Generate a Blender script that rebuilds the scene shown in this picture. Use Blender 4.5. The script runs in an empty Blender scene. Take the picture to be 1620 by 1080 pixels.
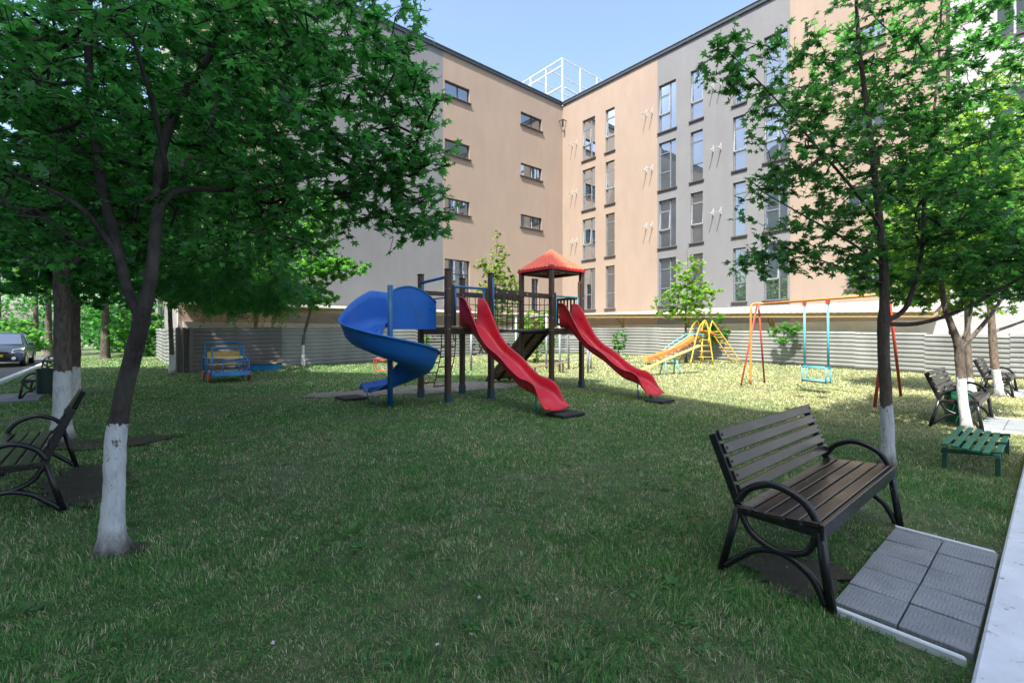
import bpy, math, random
import numpy as np
from mathutils import Vector, Matrix, noise
R = math.radians
random.seed(7); rng = np.random.default_rng(7)
scn = bpy.context.scene
col = scn.collection

# ------------------------------------------------------------ camera, world, sun
F = 733.0; CX = 810.0; HY = 528.0; H = 1.45            # focal length in photo pixels, horizon, eye height
cam = bpy.data.cameras.new('camera'); co = bpy.data.objects.new('camera', cam); col.objects.link(co)
co.location = (0, 0, H); co.rotation_euler = (R(90), 0, 0)
cam.sensor_width = 36; cam.lens = 36*F/1620; cam.shift_y = -12/1620.0
cam.clip_start = 0.05; cam.clip_end = 2000
scn.camera = co
SUN_EL = R(57); sx, sy = -0.43, -0.90                   # where the sun stands (horizontal)
wd = bpy.data.worlds.new('World'); scn.world = wd; wd.use_nodes = True
nt = wd.node_tree; bg = nt.nodes['Background']
sky = nt.nodes.new('ShaderNodeTexSky'); sky.sky_type = 'NISHITA'; sky.sun_disc = False
sky.sun_elevation = SUN_EL; sky.sun_rotation = math.atan2(sx, sy)
sky.air_density = 1.1; sky.dust_density = 3.5; sky.ozone_density = 2.0; sky.altitude = 50
nt.links.new(sky.outputs[0], bg.inputs[0]); bg.inputs[1].default_value = 0.15
sl = bpy.data.lights.new('sun', 'SUN'); sl.energy = 4.6; sl.angle = R(0.53); sl.color = (1, 0.945, 0.86)
so = bpy.data.objects.new('sun', sl); col.objects.link(so)
d = Vector((-sx, -sy, -math.hypot(sx, sy)*math.tan(SUN_EL)))
so.rotation_euler = d.to_track_quat('-Z', 'Y').to_euler()
scn.view_settings.view_transform = 'Standard'; scn.view_settings.look = 'None'
scn.view_settings.exposure = 1.42; scn.view_settings.gamma = 1

# ------------------------------------------------------------ frame of the place
V = Vector((.761, .649, 0)); W = Vector((.649, -.761, 0))    # the two directions everything is laid out along
Z = Vector((0, 0, 1))
def ab(a, b, z=0): return V*a + W*b + Z*z
def sstep(a, b, x):
    t = min(1, max(0, (x-a)/(b-a))); return t*t*(3-2*t)
def g(x, y): return .25*sstep(14, 26, y)*sstep(-2.5, 1.2, x*.761+y*.649)                # the lawn rises a little towards the fence
def P(px, py):                                          # ground point seen at a photo pixel
    d = F*H/(py-HY)
    for _ in range(30): d = .5*d + .5*F*(H-g((px-CX)/F*d, d))/(py-HY)
    return Vector(((px-CX)/F*d, d, g((px-CX)/F*d, d)))
def Q(px, py, d): return Vector(((px-CX)/F*d, d, H+(HY-py)/F*d))

# ------------------------------------------------------------ mesh helpers
def origin(o):
    v = Vector((0, 0, 0))
    while o is not None: v += o.location; o = o.parent
    return v
def link(name, me, m, parent, smooth=False):
    if m: me.materials.append(m)
    if smooth: me.polygons.foreach_set('use_smooth', [True]*len(me.polygons))
    o = bpy.data.objects.new(name, me); col.objects.link(o); o.parent = parent
    return o
def tag(o, label=None, cat=None, group=None, kind=None):
    if label: o['label'] = label
    if cat: o['category'] = cat
    if group: o['group'] = group
    if kind: o['kind'] = kind
    return o
def thing(name, label, cat, loc=(0, 0, 0), rz=0, group=None):
    o = bpy.data.objects.new(name, None); col.objects.link(o)
    o.location = loc; o.rotation_euler = (0, 0, rz); o.empty_display_size = .1
    return tag(o, label, cat, group)
def dup(o, parent=None):
    c = o.copy(); col.objects.link(c)
    if parent is not None: c.parent = parent
    for ch in list(o.children): dup(ch, c)
    return c
def place(o, loc, rz, label=None):
    o.location = loc; o.rotation_euler = (0, 0, rz)
    if label: o['label'] = label
    return o

class MB:
    def __init__(s): s.v = []; s.f = []
    def add(s, vs, fs):
        n = len(s.v); s.v += [tuple(p) for p in vs]; s.f += [tuple(i+n for i in q) for q in fs]
        return s
    def quad(s, a, b, c, d): return s.add([a, b, c, d], [(0, 1, 2, 3)])
    def obox(s, o, x, y, z):                            # box from corner o with edge vectors
        o, x, y, z = map(Vector, (o, x, y, z))
        p = [o, o+x, o+x+y, o+y, o+z, o+x+z, o+x+y+z, o+y+z]
        return s.add(p, [(0, 3, 2, 1), (4, 5, 6, 7), (0, 1, 5, 4), (1, 2, 6, 5), (2, 3, 7, 6), (3, 0, 4, 7)])
    def cbox(s, c, x, y, z, bev=0):                     # centred box, half vectors, optional bevel
        c, x, y, z = map(Vector, (c, x, y, z))
        if not bev: return s.obox(c-x-y-z, x*2, y*2, z*2)
        lx, ly, lz = x.length, y.length, z.length
        b = min(bev, lx*.45, ly*.45, lz*.45)
        X, Y, ZZ = x.normalized(), y.normalized(), z.normalized()
        vs = []; idx = {}
        for sx_ in (-1, 1):
            for sy_ in (-1, 1):
                for sz_ in (-1, 1):
                    for k in range(3):
                        a = [lx-b, ly-b, lz-b]; a[k] += b
                        idx[(sx_, sy_, sz_, k)] = len(vs)
                        vs.append(c+X*sx_*a[0]+Y*sy_*a[1]+ZZ*sz_*a[2])
        fs = []
        for k in range(3):
            for sg in (-1, 1):
                q = []
                for (u, w) in ((-1, -1), (1, -1), (1, 1), (-1, 1)):
                    t = [0, 0, 0]; t[k] = sg; t[(k+1) % 3] = u; t[(k+2) % 3] = w; q.append(idx[(*t, k)])
                fs.append(tuple(q if sg > 0 else q[::-1]))
        for k in range(3):
            k1, k2 = (k+1) % 3, (k+2) % 3
            for u in (-1, 1):
                for w in (-1, 1):
                    t0 = [0, 0, 0]; t1 = [0, 0, 0]; t0[k] = -1; t1[k] = 1
                    for t in (t0, t1): t[k1] = u; t[k2] = w
                    fs.append((idx[(*t0, k1)], idx[(*t1, k1)], idx[(*t1, k2)], idx[(*t0, k2)]))
        for a in (-1, 1):
            for e in (-1, 1):
                for h in (-1, 1): fs.append(tuple(idx[(a, e, h, k)] for k in range(3)))
        return s.add(vs, fs)
    def bar(s, a, b, w, h, bev=.004, up=Z):             # rectangular bar a->b
        a, b = Vector(a), Vector(b); x = b-a; L = x.length; x.normalize()
        y = Vector(up).cross(x)
        if y.length < 1e-3: y = Vector((0, 1, 0)).cross(x) if abs(x.y) < .9 else Vector((1, 0, 0)).cross(x)
        y.normalize(); z = x.cross(y)
        return s.cbox((a+b)/2, x*L/2, y*w/2, z*h/2, bev)
    def tube(s, pts, r, n=8, closed=False, cap=True):
        pts = [Vector(p) for p in pts]; m = len(pts)
        rs = r if isinstance(r, (list, tuple)) else [r]*m
        T = []
        for i in range(m):
            a = pts[i-1] if (i > 0 or closed) else pts[i]; b = pts[(i+1) % m] if (i < m-1 or closed) else pts[i]
            t = (b-a); T.append(t.normalized() if t.length > 1e-9 else Vector((0, 0, 1)))
        u = T[0].orthogonal().normalized(); vs = []
        for i in range(m):
            u = (u - T[i]*u.dot(T[i]))
            u = u.normalized() if u.length > 1e-6 else T[i].orthogonal().normalized()
            w = T[i].cross(u)
            for k in range(n):
                an = 2*math.pi*k/n; vs.append(pts[i]+(u*math.cos(an)+w*math.sin(an))*rs[i])
        fs = []
        for i in range(m if closed else m-1):
            j = (i+1) % m
            for k in range(n): fs.append((i*n+k, i*n+(k+1) % n, j*n+(k+1) % n, j*n+k))
        if cap and not closed:
            fs.append(tuple(range(n))[::-1]); fs.append(tuple(range((m-1)*n, m*n)))
        return s.add(vs, fs)
    def lathe(s, c, prof, n=20, axis=Z, cap=True):
        c = Vector(c); axis = Vector(axis).normalized(); u = axis.orthogonal().normalized(); w = axis.cross(u); vs = []
        for (r, h) in prof:
            for k in range(n):
                an = 2*math.pi*k/n; vs.append(c+axis*h+(u*math.cos(an)+w*math.sin(an))*r)
        fs = [(i*n+k, i*n+(k+1) % n, (i+1)*n+(k+1) % n, (i+1)*n+k) for i in range(len(prof)-1) for k in range(n)]
        if cap: fs.append(tuple(range(n))[::-1]); fs.append(tuple(range((len(prof)-1)*n, len(prof)*n)))
        return s.add(vs, fs)
    def prism(s, poly, ext):                            # polygon (3d pts) extruded by vector
        n = len(poly); poly = [Vector(p) for p in poly]; ext = Vector(ext)
        vs = poly+[p+ext for p in poly]
        fs = [tuple(range(n))[::-1], tuple(range(n, 2*n))]+[(i, (i+1) % n, n+(i+1) % n, n+i) for i in range(n)]
        return s.add(vs, fs)
    def grid(s, rows, closed=False):
        n = len(rows[0]); vs = [p for r_ in rows for p in r_]
        fs = [(i*n+k, i*n+k+1, (i+1)*n+k+1, (i+1)*n+k) for i in range(len(rows)-1) for k in range(n-1)]
        return s.add(vs, fs)
    def split(s, name, m, parent=None, smooth=False, world=False, solid=0):
        pr = list(range(len(s.v)))
        def fd(i):
            while pr[i] != i: pr[i] = pr[pr[i]]; i = pr[i]
            return i
        for f in s.f:
            for q in f[1:]: pr[fd(q)] = fd(f[0])
        gr = {}
        for f in s.f: gr.setdefault(fd(f[0]), []).append(f)
        out = []
        for k in sorted(gr):
            ids = sorted({i for f in gr[k] for i in f}); mp = {a: b for b, a in enumerate(ids)}
            x = MB(); x.v = [s.v[i] for i in ids]; x.f = [tuple(mp[i] for i in f) for f in gr[k]]
            out.append(x.build(name, m, parent, smooth, world, solid))
        return out
    def build(s, name, m, parent=None, smooth=False, world=False, solid=0):
        me = bpy.data.meshes.new(name)
        if world:
            o = origin(parent); vs = [(p[0]-o.x, p[1]-o.y, p[2]-o.z) for p in s.v]
        else: vs = s.v
        me.from_pydata(vs, [], s.f); me.update()
        ob = link(name, me, m, parent, smooth)
        if smooth == 'auto':
            pass
        if solid:
            md = ob.modifiers.new('s', 'SOLIDIFY'); md.thickness = solid; md.offset = 0
        return ob
def smooth_auto(o, ang=40):
    me = o.data
    me.polygons.foreach_set('use_smooth', [True]*len(me.polygons))
    import bmesh
    bm = bmesh.new(); bm.from_mesh(me)
    for e in bm.edges:
        if len(e.link_faces) == 2 and e.calc_face_angle(0) > R(ang): e.smooth = False
    bm.to_mesh(me); bm.free()
    return o
def np_mesh(name, verts, faces, m, parent, nper, smooth=False):
    """verts (N,3), faces (M,nper) int"""
    me = bpy.data.meshes.new(name); M_ = len(faces)
    me.vertices.add(len(verts)); me.vertices.foreach_set('co', np.ascontiguousarray(verts, dtype=np.float32).ravel())
    me.loops.add(M_*nper); me.loops.foreach_set('vertex_index', np.ascontiguousarray(faces, dtype=np.int32).ravel())
    me.polygons.add(M_); me.polygons.foreach_set('loop_start', np.arange(0, M_*nper, nper, dtype=np.int32))
    me.update(calc_edges=True)
    return link(name, me, m, parent, smooth)
def catmull(pts, n=8, closed=False):
    pts = [Vector(p) for p in pts]; out = []; m = len(pts)
    for i in range(m if closed else m-1):
        if closed: p0, p1, p2, p3 = pts[i-1], pts[i], pts[(i+1) % m], pts[(i+2) % m]
        else: p0, p1, p2, p3 = pts[max(i-1, 0)], pts[i], pts[i+1], pts[min(i+2, m-1)]
        for k in range(n):
            t = k/n; out.append(.5*((2*p1)+(p2-p0)*t+(2*p0-5*p1+4*p2-p3)*t*t+(3*p1-p0-3*p2+p3)*t**3))
    if not closed: out.append(pts[-1])
    return out

# ------------------------------------------------------------ materials
class NT:
    def __init__(s, name):
        s.m = bpy.data.materials.new(name); s.m.use_nodes = True; s.t = s.m.node_tree
        s.b = s.t.nodes['Principled BSDF']; s.out = s.t.nodes['Material Output']; s.bump_in = None
    def n(s, ty, **k):
        x = s.t.nodes.new(ty)
        for a, v in k.items(): setattr(x, a, v)
        return x
    def l(s, a, b): s.t.links.new(a, b)
    def co(s, kind='Object', scale=(1, 1, 1)):
        tc = s.n('ShaderNodeTexCoord'); mp = s.n('ShaderNodeMapping'); mp.inputs['Scale'].default_value = scale
        s.l(tc.outputs[kind], mp.inputs[0]); return mp.outputs[0]
    def pos(s, scale=(1, 1, 1)):
        tc = s.n('ShaderNodeNewGeometry'); mp = s.n('ShaderNodeMapping'); mp.inputs['Scale'].default_value = scale
        s.l(tc.outputs['Position'], mp.inputs[0]); return mp.outputs[0]
    def noise(s, v, sc, det=4, rough=.55, dist=0):
        x = s.n('ShaderNodeTexNoise'); x.inputs['Scale'].default_value = sc; x.inputs['Detail'].default_value = det
        x.inputs['Roughness'].default_value = rough; x.inputs['Distortion'].default_value = dist
        s.l(v, x.inputs['Vector']); return x.outputs['Fac']
    def ramp(s, f, *st):
        x = s.n('ShaderNodeValToRGB'); e = x.color_ramp.elements
        while len(e) < len(st): e.new(.5)
        for i, (p, c) in enumerate(st):
            e[i].position = p; e[i].color = (*c, 1) if isinstance(c, (tuple, list)) else (c, c, c, 1)
        s.l(f, x.inputs[0]); return x.outputs[0]
    def mix(s, f, a, b, blend='MIX'):
        x = s.n('ShaderNodeMix', data_type='RGBA', blend_type=blend)
        for sock, v in ((x.inputs[0], f), (x.inputs[6], a), (x.inputs[7], b)):
            if isinstance(v, (int, float)): sock.default_value = v
            elif isinstance(v, (tuple, list)): sock.default_value = (*v, 1)
            else: s.l(v, sock)
        return x.outputs[2]
    def math(s, op, a, b=0, c=0, clamp=False):
        x = s.n('ShaderNodeMath', operation=op); x.use_clamp = clamp
        for i, v in enumerate((a, b, c)):
            if isinstance(v, (int, float)): x.inputs[i].default_value = v
            else: s.l(v, x.inputs[i])
        return x.outputs[0]
    def bump(s, h, st=.3, dist=.01):
        x = s.n('ShaderNodeBump'); x.inputs['Strength'].default_value = st; x.inputs['Distance'].default_value = dist
        s.l(h, x.inputs['Height'])
        if s.bump_in is not None: s.l(s.bump_in, x.inputs['Normal'])
        s.bump_in = x.outputs[0]; s.l(x.outputs[0], s.b.inputs['Normal'])
    def set(s, c=None, rough=None, **k):
        for key, v in (('Base Color', c), ('Roughness', rough)):
            if v is None: continue
            if isinstance(v, (int, float)): s.b.inputs[key].default_value = v
            elif isinstance(v, (tuple, list)): s.b.inputs[key].default_value = (*v, 1)
            else: s.l(v, s.b.inputs[key])
        for key, v in k.items():
            s.b.inputs[key.replace('_', ' ')].default_value = v
        return s.m
def mul(c, k): return tuple(min(1, x*k) for x in c)

def m_paint(name, c, rough=.4, var=.25, wear=None, wear_amt=.5, sc=6, metal=0, bump=.1):
    n = NT(name); v = n.co(); f = n.noise(v, sc, 5)
    cc = n.ramp(f, (.3, mul(c, 1-var)), (.7, mul(c, 1+var*.6)))
    if wear is not None:
        w = n.ramp(n.noise(v, sc*3.1, 8, .7, .4), (wear_amt, 0.0), (wear_amt+.05, 1.0))
        cc = n.mix(w, cc, wear)
    r = n.ramp(n.noise(v, sc*5, 3), (.3, rough*.75), (.7, min(1, rough*1.35)))
    n.bump(n.noise(v, sc*8, 4), bump, .003)
    return n.set(cc, r, Metallic=metal)
def m_plastic(name, c, rough):
    n = NT(name); v = n.co(); f = n.noise(v, 1.3, 5, .6); g2 = n.noise(n.co('Object', (3, 3, 14)), 5, 8, .75)
    cc = n.ramp(f, (.3, mul(c, .82)), (.7, mul(c, 1.1)))
    cc = n.mix(n.ramp(g2, (.58, 0.0), (.66, .3)), cc, [.75*x+.12 for x in c])
    cc = n.mix(n.ramp(n.noise(v, 3.5, 8, .75), (.56, 0.0), (.72, .4)), cc, (.07, .06, .05))
    n.bump(n.noise(v, 14, 3), .05, .003)
    return n.set(cc, n.ramp(n.noise(v, 4, 6, .7), (.35, rough*.7), (.65, min(1, rough*1.9))))
def m_stucco(name, c, c2=None):
    n = NT(name); v = n.pos()
    big = n.noise(v, .35, 3, .5); mid = n.noise(n.pos((1, 1, .35)), 1.7, 5, .6); fine = n.noise(v, 40, 5, .7)
    cc = n.ramp(big, (.3, mul(c, .93)), (.7, mul(c, 1.04)))
    cc = n.mix(n.ramp(mid, (.35, 0.0), (.7, .6)), cc, mul(c, .84))
    streak = n.noise(n.pos((2.2, 2.2, .08)), 1.5, 5, .7)
    cc = n.mix(n.ramp(streak, (.55, 0.0), (.8, .22)), cc, mul(c, .7))
    cc = n.mix(n.ramp(fine, (.3, .12), (.6, 0.0)), cc, mul(c, .7))
    n.bump(fine, .35, .004); n.bump(n.noise(v, 3.5, 3), .25, .02)
    return n.set(cc, .92)
def m_wood(name, c, c2, rough=.5, axis=0, sc=1, spec=.5):
    n = NT(name); s_ = [14*sc]*3; s_[axis] = 1.1*sc
    v = n.co('Object', tuple(s_)); f = n.noise(v, 2.2, 7, .65, .6); k = n.noise(n.co(), 1.7*sc, 4, .6)
    cc = n.ramp(f, (.28, c), (.72, c2)); cc = n.mix(n.ramp(k, (.42, 0.0), (.68, .75)), cc, mul(c2, 1.25))
    cc = n.mix(n.ramp(f, (.3, .7), (.37, 0.0)), cc, mul(c, .35))
    n.bump(f, .35, .003)
    return n.set(cc, n.ramp(k, (.3, rough*.7), (.7, min(1, rough*1.4))), Specular_IOR_Level=spec)
def m_leaf(name, dark, light, trans, tw=.35, rough=.42, yellow=0):
    n = NT(name); gm = n.n('ShaderNodeNewGeometry'); r = gm.outputs['Random Per Island']
    cc = n.ramp(r, (0, dark), (.6, mul([(a+b)/2 for a, b in zip(dark, light)], 1)), (.94, light), (1, mul(light, 1.5)))
    if yellow:
        cc = n.mix(n.math('GREATER_THAN', r, 1-yellow), cc, (.35, .3, .03))
    big = n.noise(n.pos(), 1.6, 3)
    cc = n.mix(n.ramp(big, (.35, .45), (.65, 0.0)), cc, mul(dark, .8))
    n.set(cc, rough, Specular_IOR_Level=.45)
    tr = n.n('ShaderNodeBsdfTranslucent'); tc = n.mix(r, trans, mul(trans, 1.5)); n.l(tc, tr.inputs[0])
    mx = n.n('ShaderNodeMixShader'); mx.inputs[0].default_value = tw
    n.l(n.b.outputs[0], mx.inputs[1]); n.l(tr.outputs[0], mx.inputs[2]); n.l(mx.outputs[0], n.out.inputs[0])
    return n.m
def m_bark(name, h, c=(.11, .085, .065), white=(.62, .64, .66)):
    n = NT(name); v = n.co('Object', (1, 1, .3)); vo = n.co()
    f = n.noise(v, 26, 7, .7, .5); k = n.noise(vo, 3, 4)
    cc = n.ramp(f, (.36, mul(c, .28)), (.6, mul(c, 1.3))); cc = n.mix(n.ramp(k, (.4, 0.0), (.7, .6)), cc, (.13, .12, .1))
    sep = n.n('ShaderNodeSeparateXYZ'); n.l(vo, sep.inputs[0])
    edge = n.math('ADD', sep.outputs[2], n.math('MULTIPLY', n.math('SUBTRACT', n.noise(vo, 12, 6, .7), .5), .22))
    w = n.math('LESS_THAN', edge, h)
    wc = n.ramp(n.noise(n.co('Object', (1, 1, .25)), 22, 6, .7), (.25, mul(white, .55)), (.5, white))
    dirt = n.ramp(n.math('ADD', sep.outputs[2], n.math('MULTIPLY', n.noise(vo, 14, 5, .7), .16)), (.10, 1.0), (.26, 0.0))
    wc = n.mix(dirt, wc, (.09, .08, .06))
    chips = n.ramp(n.noise(n.co('Object', (1, 1, .6)), 13, 9, .78), (.60, 0.0), (.62, 1.0))
    wc = n.mix(chips, wc, (.12, .1, .08))
    cc = n.mix(w, cc, wc); n.bump(f, 1.0, .02); n.bump(k, .5, .03)
    return n.set(cc, .9)
def m_glass(name, tint=(.02, .024, .028), refl=.24):
    n = NT(name); v = n.pos(); n.set(n.ramp(n.noise(v, .9, 3), (.35, tint), (.65, mul(tint, 2.2))), .25)
    gl = n.n('ShaderNodeBsdfGlossy'); gl.inputs['Color'].default_value = (.86, .92, 1, 1); gl.inputs['Roughness'].default_value = .02
    bp = n.n('ShaderNodeBump'); bp.inputs['Strength'].default_value = .12; bp.inputs['Distance'].default_value = .02
    n.l(n.noise(v, 1.1, 2), bp.inputs['Height']); n.l(bp.outputs[0], gl.inputs['Normal'])
    lw = n.n('ShaderNodeLayerWeight'); lw.inputs[0].default_value = .35
    fac = n.math('ADD', n.math('MULTIPLY', lw.outputs['Fresnel'], 1-refl), refl, clamp=True)
    mx = n.n('ShaderNodeMixShader'); n.l(fac, mx.inputs[0]); n.l(n.b.outputs[0], mx.inputs[1]); n.l(gl.outputs[0], mx.inputs[2])
    n.l(mx.outputs[0], n.out.inputs[0]); return n.m

M = {}
M['peach'] = m_stucco('peach_stucco', (.288, .224, .180))
M['peach2'] = m_stucco('pale_peach_stucco', (.60, .47, .37))
M['grey'] = m_stucco('grey_stucco', (.163, .168, .180))
M['cream'] = m_stucco('cream_stucco', (.5, .5, .48))
M['cap'] = m_paint('dark_metal_cap', (.035, .045, .06), .45)
M['frame_dark'] = m_paint('anthracite_frame', (.03, .03, .034), .45)
M['frame_grey'] = m_paint('grey_frame', (.13, .148, .165), .45)
M['sill'] = m_paint('dark_sill', (.045, .036, .034), .6)
M['glass'] = m_glass('window_glass')
M['bracket'] = m_paint('galvanised_bracket', (.42, .43, .44), .5)
M['sash'] = m_paint('pale_sash', (.25, .275, .30), .45)
M['steel_white'] = m_paint('white_steel', (.40, .42, .45), .5)
M['white_paint'] = m_paint('white_paint', (.74, .76, .78), .6, .12, (.3, .29, .27), .63, 9)
M['kerb'] = m_paint('painted_kerb', (.60, .65, .70), .75, .12, (.2, .22, .24), .60, 5, bump=.4)
M['concrete'] = m_paint('concrete', (.34, .33, .31), .85, .2, None, .5, 3, bump=.4)
M['yellow_paint'] = m_paint('ochre_paint', (.33, .245, .11), .6, .2, (.3, .2, .1), .66)
M['post_wood'] = m_wood('dark_stained_post', (.028, .016, .011), (.085, .05, .034), .55, 2, .8)
M['plank'] = m_wood('weathered_plank', (.1, .068, .04), (.24, .175, .11), .7, 0, .6)
M['rail_wood'] = m_wood('dark_rail', (.02, .013, .01), (.06, .036, .026), .5, 0, .8)
M['blue'] = m_plastic('blue_plastic', (.008, .14, .52), .36)
M['shoe'] = m_paint('slate_blue_steel', (.03, .06, .10), .5, .3)
M['blue_metal'] = m_paint('blue_metal', (.015, .13, .33), .4, .2, (.05, .08, .12), .68)
M['red'] = m_plastic('red_plastic', (.55, .010, .028), .3)
M['red_metal'] = m_paint('red_metal', (.42, .06, .03), .5, .25, (.25, .1, .06), .64, 9)
M['orange'] = m_paint('orange_metal', (.6, .22, .05), .5, .2, (.3, .14, .08), .64, 9)
M['yellow'] = m_paint('yellow_metal', (.68, .42, .05), .5, .2, (.4, .3, .1), .66, 9)
M['cyan'] = m_paint('turquoise_metal', (.1, .42, .52), .5, .15, (.4, .5, .5), .66, 9)
M['toy_blue'] = m_paint('toy_blue', (.02, .22, .52), .5, .2, (.2, .3, .4), .67, 9)
M['toy_yellow'] = m_paint('toy_yellow', (.6, .42, .12), .6, .15, (.4, .35, .25), .64, 5)
M['galv'] = m_paint('grey_pipe', (.3, .33, .36), .5, .15, (.2, .16, .12), .68)
M['rope'] = m_paint('dark_rope', (.03, .028, .035), .85, .3)
M['red_rung'] = m_paint('red_rung', (.2, .03, .03), .6, .2)
M['rubber'] = m_paint('black_rubber', (.018, .02, .023), .75, .3, (.05, .05, .05), .62)
M['iron'] = m_paint('black_iron', (.012, .013, .016), .32, .3, None, .5, 10)
M['bin_green'] = m_paint('green_bin', (.01, .1, .05), .45, .2)
M['bin_dark'] = m_paint('dark_green_bin', (.008, .028, .026), .5, .2)
M['table_green'] = m_paint('green_slats', (.02, .2, .12), .5, .2, (.12, .17, .12), .64, 7)
M['table_dark'] = m_paint('dark_green_frame', (.01, .08, .05), .55, .2)
M['car_paint'] = m_paint('dark_blue_car_paint', (.02, .03, .055), .22, .05)
M['car_glass'] = m_glass('car_glass', (.01, .012, .014), .25)
M['tyre'] = m_paint('tyre', (.015, .015, .015), .8)
M['chrome'] = m_paint('pale_alloy', (.5, .5, .52), .3, .1, metal=.8)
M['plate'] = m_paint('yellow_plate', (.75, .5, .02), .4, .05)
M['lampglass'] = m_paint('headlamp', (.55, .6, .65), .15, .05)
# bench slats: stained wood with worn patches
def m_slat():
    n = NT('worn_bench_wood'); v = n.co('Object', (1.2, 12, 12)); vo = n.co()
    f = n.noise(v, 3, 7, .65, .4); k = n.noise(n.co('Object', (1, 2.5, 2.5)), 2.6, 7, .65)
    cc = n.ramp(f, (.3, (.008, .007, .007)), (.7, (.022, .016, .014)))
    cc = n.mix(n.ramp(k, (.48, 0.0), (.66, .8)), cc, (.055, .032, .021))
    cc = n.mix(n.ramp(n.noise(v, 7, 8, .75), (.67, 0.0), (.71, .7)), cc, (.3, .27, .23))
    n.bump(f, .3, .002); return n.set(cc, n.ramp(k, (.3, .22), (.6, .38)), Specular_IOR_Level=.6)
M['slat'] = m_slat()
def m_corr(name, c, z_s=1):
    n = NT(name); v = n.pos(); big = n.noise(n.pos((1, 1, .3)), .6, 4); sp = n.noise(v, 7, 6, .7)
    cc = n.ramp(big, (.35, mul(c, .72)), (.65, mul(c, 1.15)))
    cc = n.mix(n.ramp(sp, (.55, 0.0), (.72, .55)), cc, mul(c, .55)); cc = n.mix(n.ramp(n.noise(v, 2.1, 6, .7), (.66, 0.0), (.68, .5)), cc, (.2, .12, .07))
    n.bump(sp, .3, .01); return n.set(cc, .5, Metallic=.35)
M['fence'] = m_corr('corrugated_steel', (.30, .31, .30))
M['fence_dark'] = m_corr('shade_toned_steel', (.19, .18, .175))  # same grey fence steel, its shade put into a darker colour
def m_poly():
    n = NT('polycarbonate_roof'); v = n.pos(); cc = n.ramp(n.noise(v, 1.2, 5), (.3, (.5, .48, .42)), (.7, (.72, .71, .67)))
    n.set(cc, .45); tr = n.n('ShaderNodeBsdfTranslucent'); tr.inputs[0].default_value = (.8, .78, .7, 1)
    mx = n.n('ShaderNodeMixShader'); mx.inputs[0].default_value = .6
    n.l(n.b.outputs[0], mx.inputs[1]); n.l(tr.outputs[0], mx.inputs[2]); n.l(mx.outputs[0], n.out.inputs[0]); return n.m
M['poly'] = m_poly()
def m_brick():
    n = NT('white_brick'); br = n.n('ShaderNodeTexBrick'); br.inputs['Scale'].default_value = 1
    sep = n.n('ShaderNodeSeparateXYZ'); n.l(n.pos(), sep.inputs[0]); cb = n.n('ShaderNodeCombineXYZ')
    n.l(n.math('SUBTRACT', n.math('MULTIPLY', sep.outputs[0], .649), n.math('MULTIPLY', sep.outputs[1], .761)), cb.inputs[0]); n.l(sep.outputs[2], cb.inputs[1])
    n.l(cb.outputs[0], br.inputs['Vector']); br.inputs['Brick Width'].default_value = .25; br.inputs['Row Height'].default_value = .075
    br.inputs['Mortar Size'].default_value = .008; br.inputs['Color1'].default_value = (.36, .36, .37, 1); br.inputs['Color2'].default_value = (.31, .31, .32, 1)
    br.inputs['Mortar'].default_value = (.33, .32, .32, 1); n.l(br.outputs['Color'], n.b.inputs['Base Color']); n.bump(br.outputs['Fac'], -.4, .01)
    n.b.inputs['Roughness'].default_value = .85; return n.m
M['brick'] = m_brick()
def m_lawn():
    n = NT('lawn_soil'); v = n.pos()
    a = n.noise(v, .55, 5, .6); b = n.noise(v, 7, 6, .7); c = n.noise(v, 60, 5, .75)
    cc = n.ramp(b, (.3, (.03, .065, .022)), (.5, (.075, .125, .042)), (.72, (.20, .20, .10)))
    cc = n.mix(n.ramp(a, (.45, 0.0), (.7, .6)), cc, (.16, .165, .085))
    cc = n.mix(n.ramp(c, (.3, .6), (.6, 0.0)), cc, (.03, .03, .018))
    n.bump(c, .8, .02); n.bump(b, .6, .03); return n.set(cc, .95)
M['lawn'] = m_lawn()
def m_soil(name, c, c2):
    n = NT(name); v = n.pos(); b = n.noise(v, 5, 7, .7); c_ = n.noise(v, 70, 5, .8)
    cc = n.ramp(b, (.3, c), (.7, c2)); cc = n.mix(n.ramp(c_, (.62, 0.0), (.7, .8)), cc, mul(c2, 2)); cc = n.mix(n.ramp(c_, (.3, .7), (.5, 0.0)), cc, mul(c, .5))
    n.bump(c_, .9, .02); n.bump(b, .5, .03); return n.set(cc, .95)
M['soil'] = m_soil('bare_soil', (.032, .032, .02), (.075, .068, .042))
M['gravel'] = m_soil('pale_gravel', (.12, .115, .1), (.25, .24, .21))
def m_asphalt():
    n = NT('asphalt'); v = n.pos(); b = n.noise(v, 1.2, 5); c_ = n.noise(v, 130, 4, .7)
    cc = n.ramp(b, (.3, (.05, .052, .057)), (.7, (.085, .087, .092))); cc = n.mix(n.ramp(c_, (.6, 0.0), (.7, .6)), cc, (.16, .16, .16))
    n.bump(c_, .6, .01); return n.set(cc, .85)
M['asphalt'] = m_asphalt()
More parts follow.
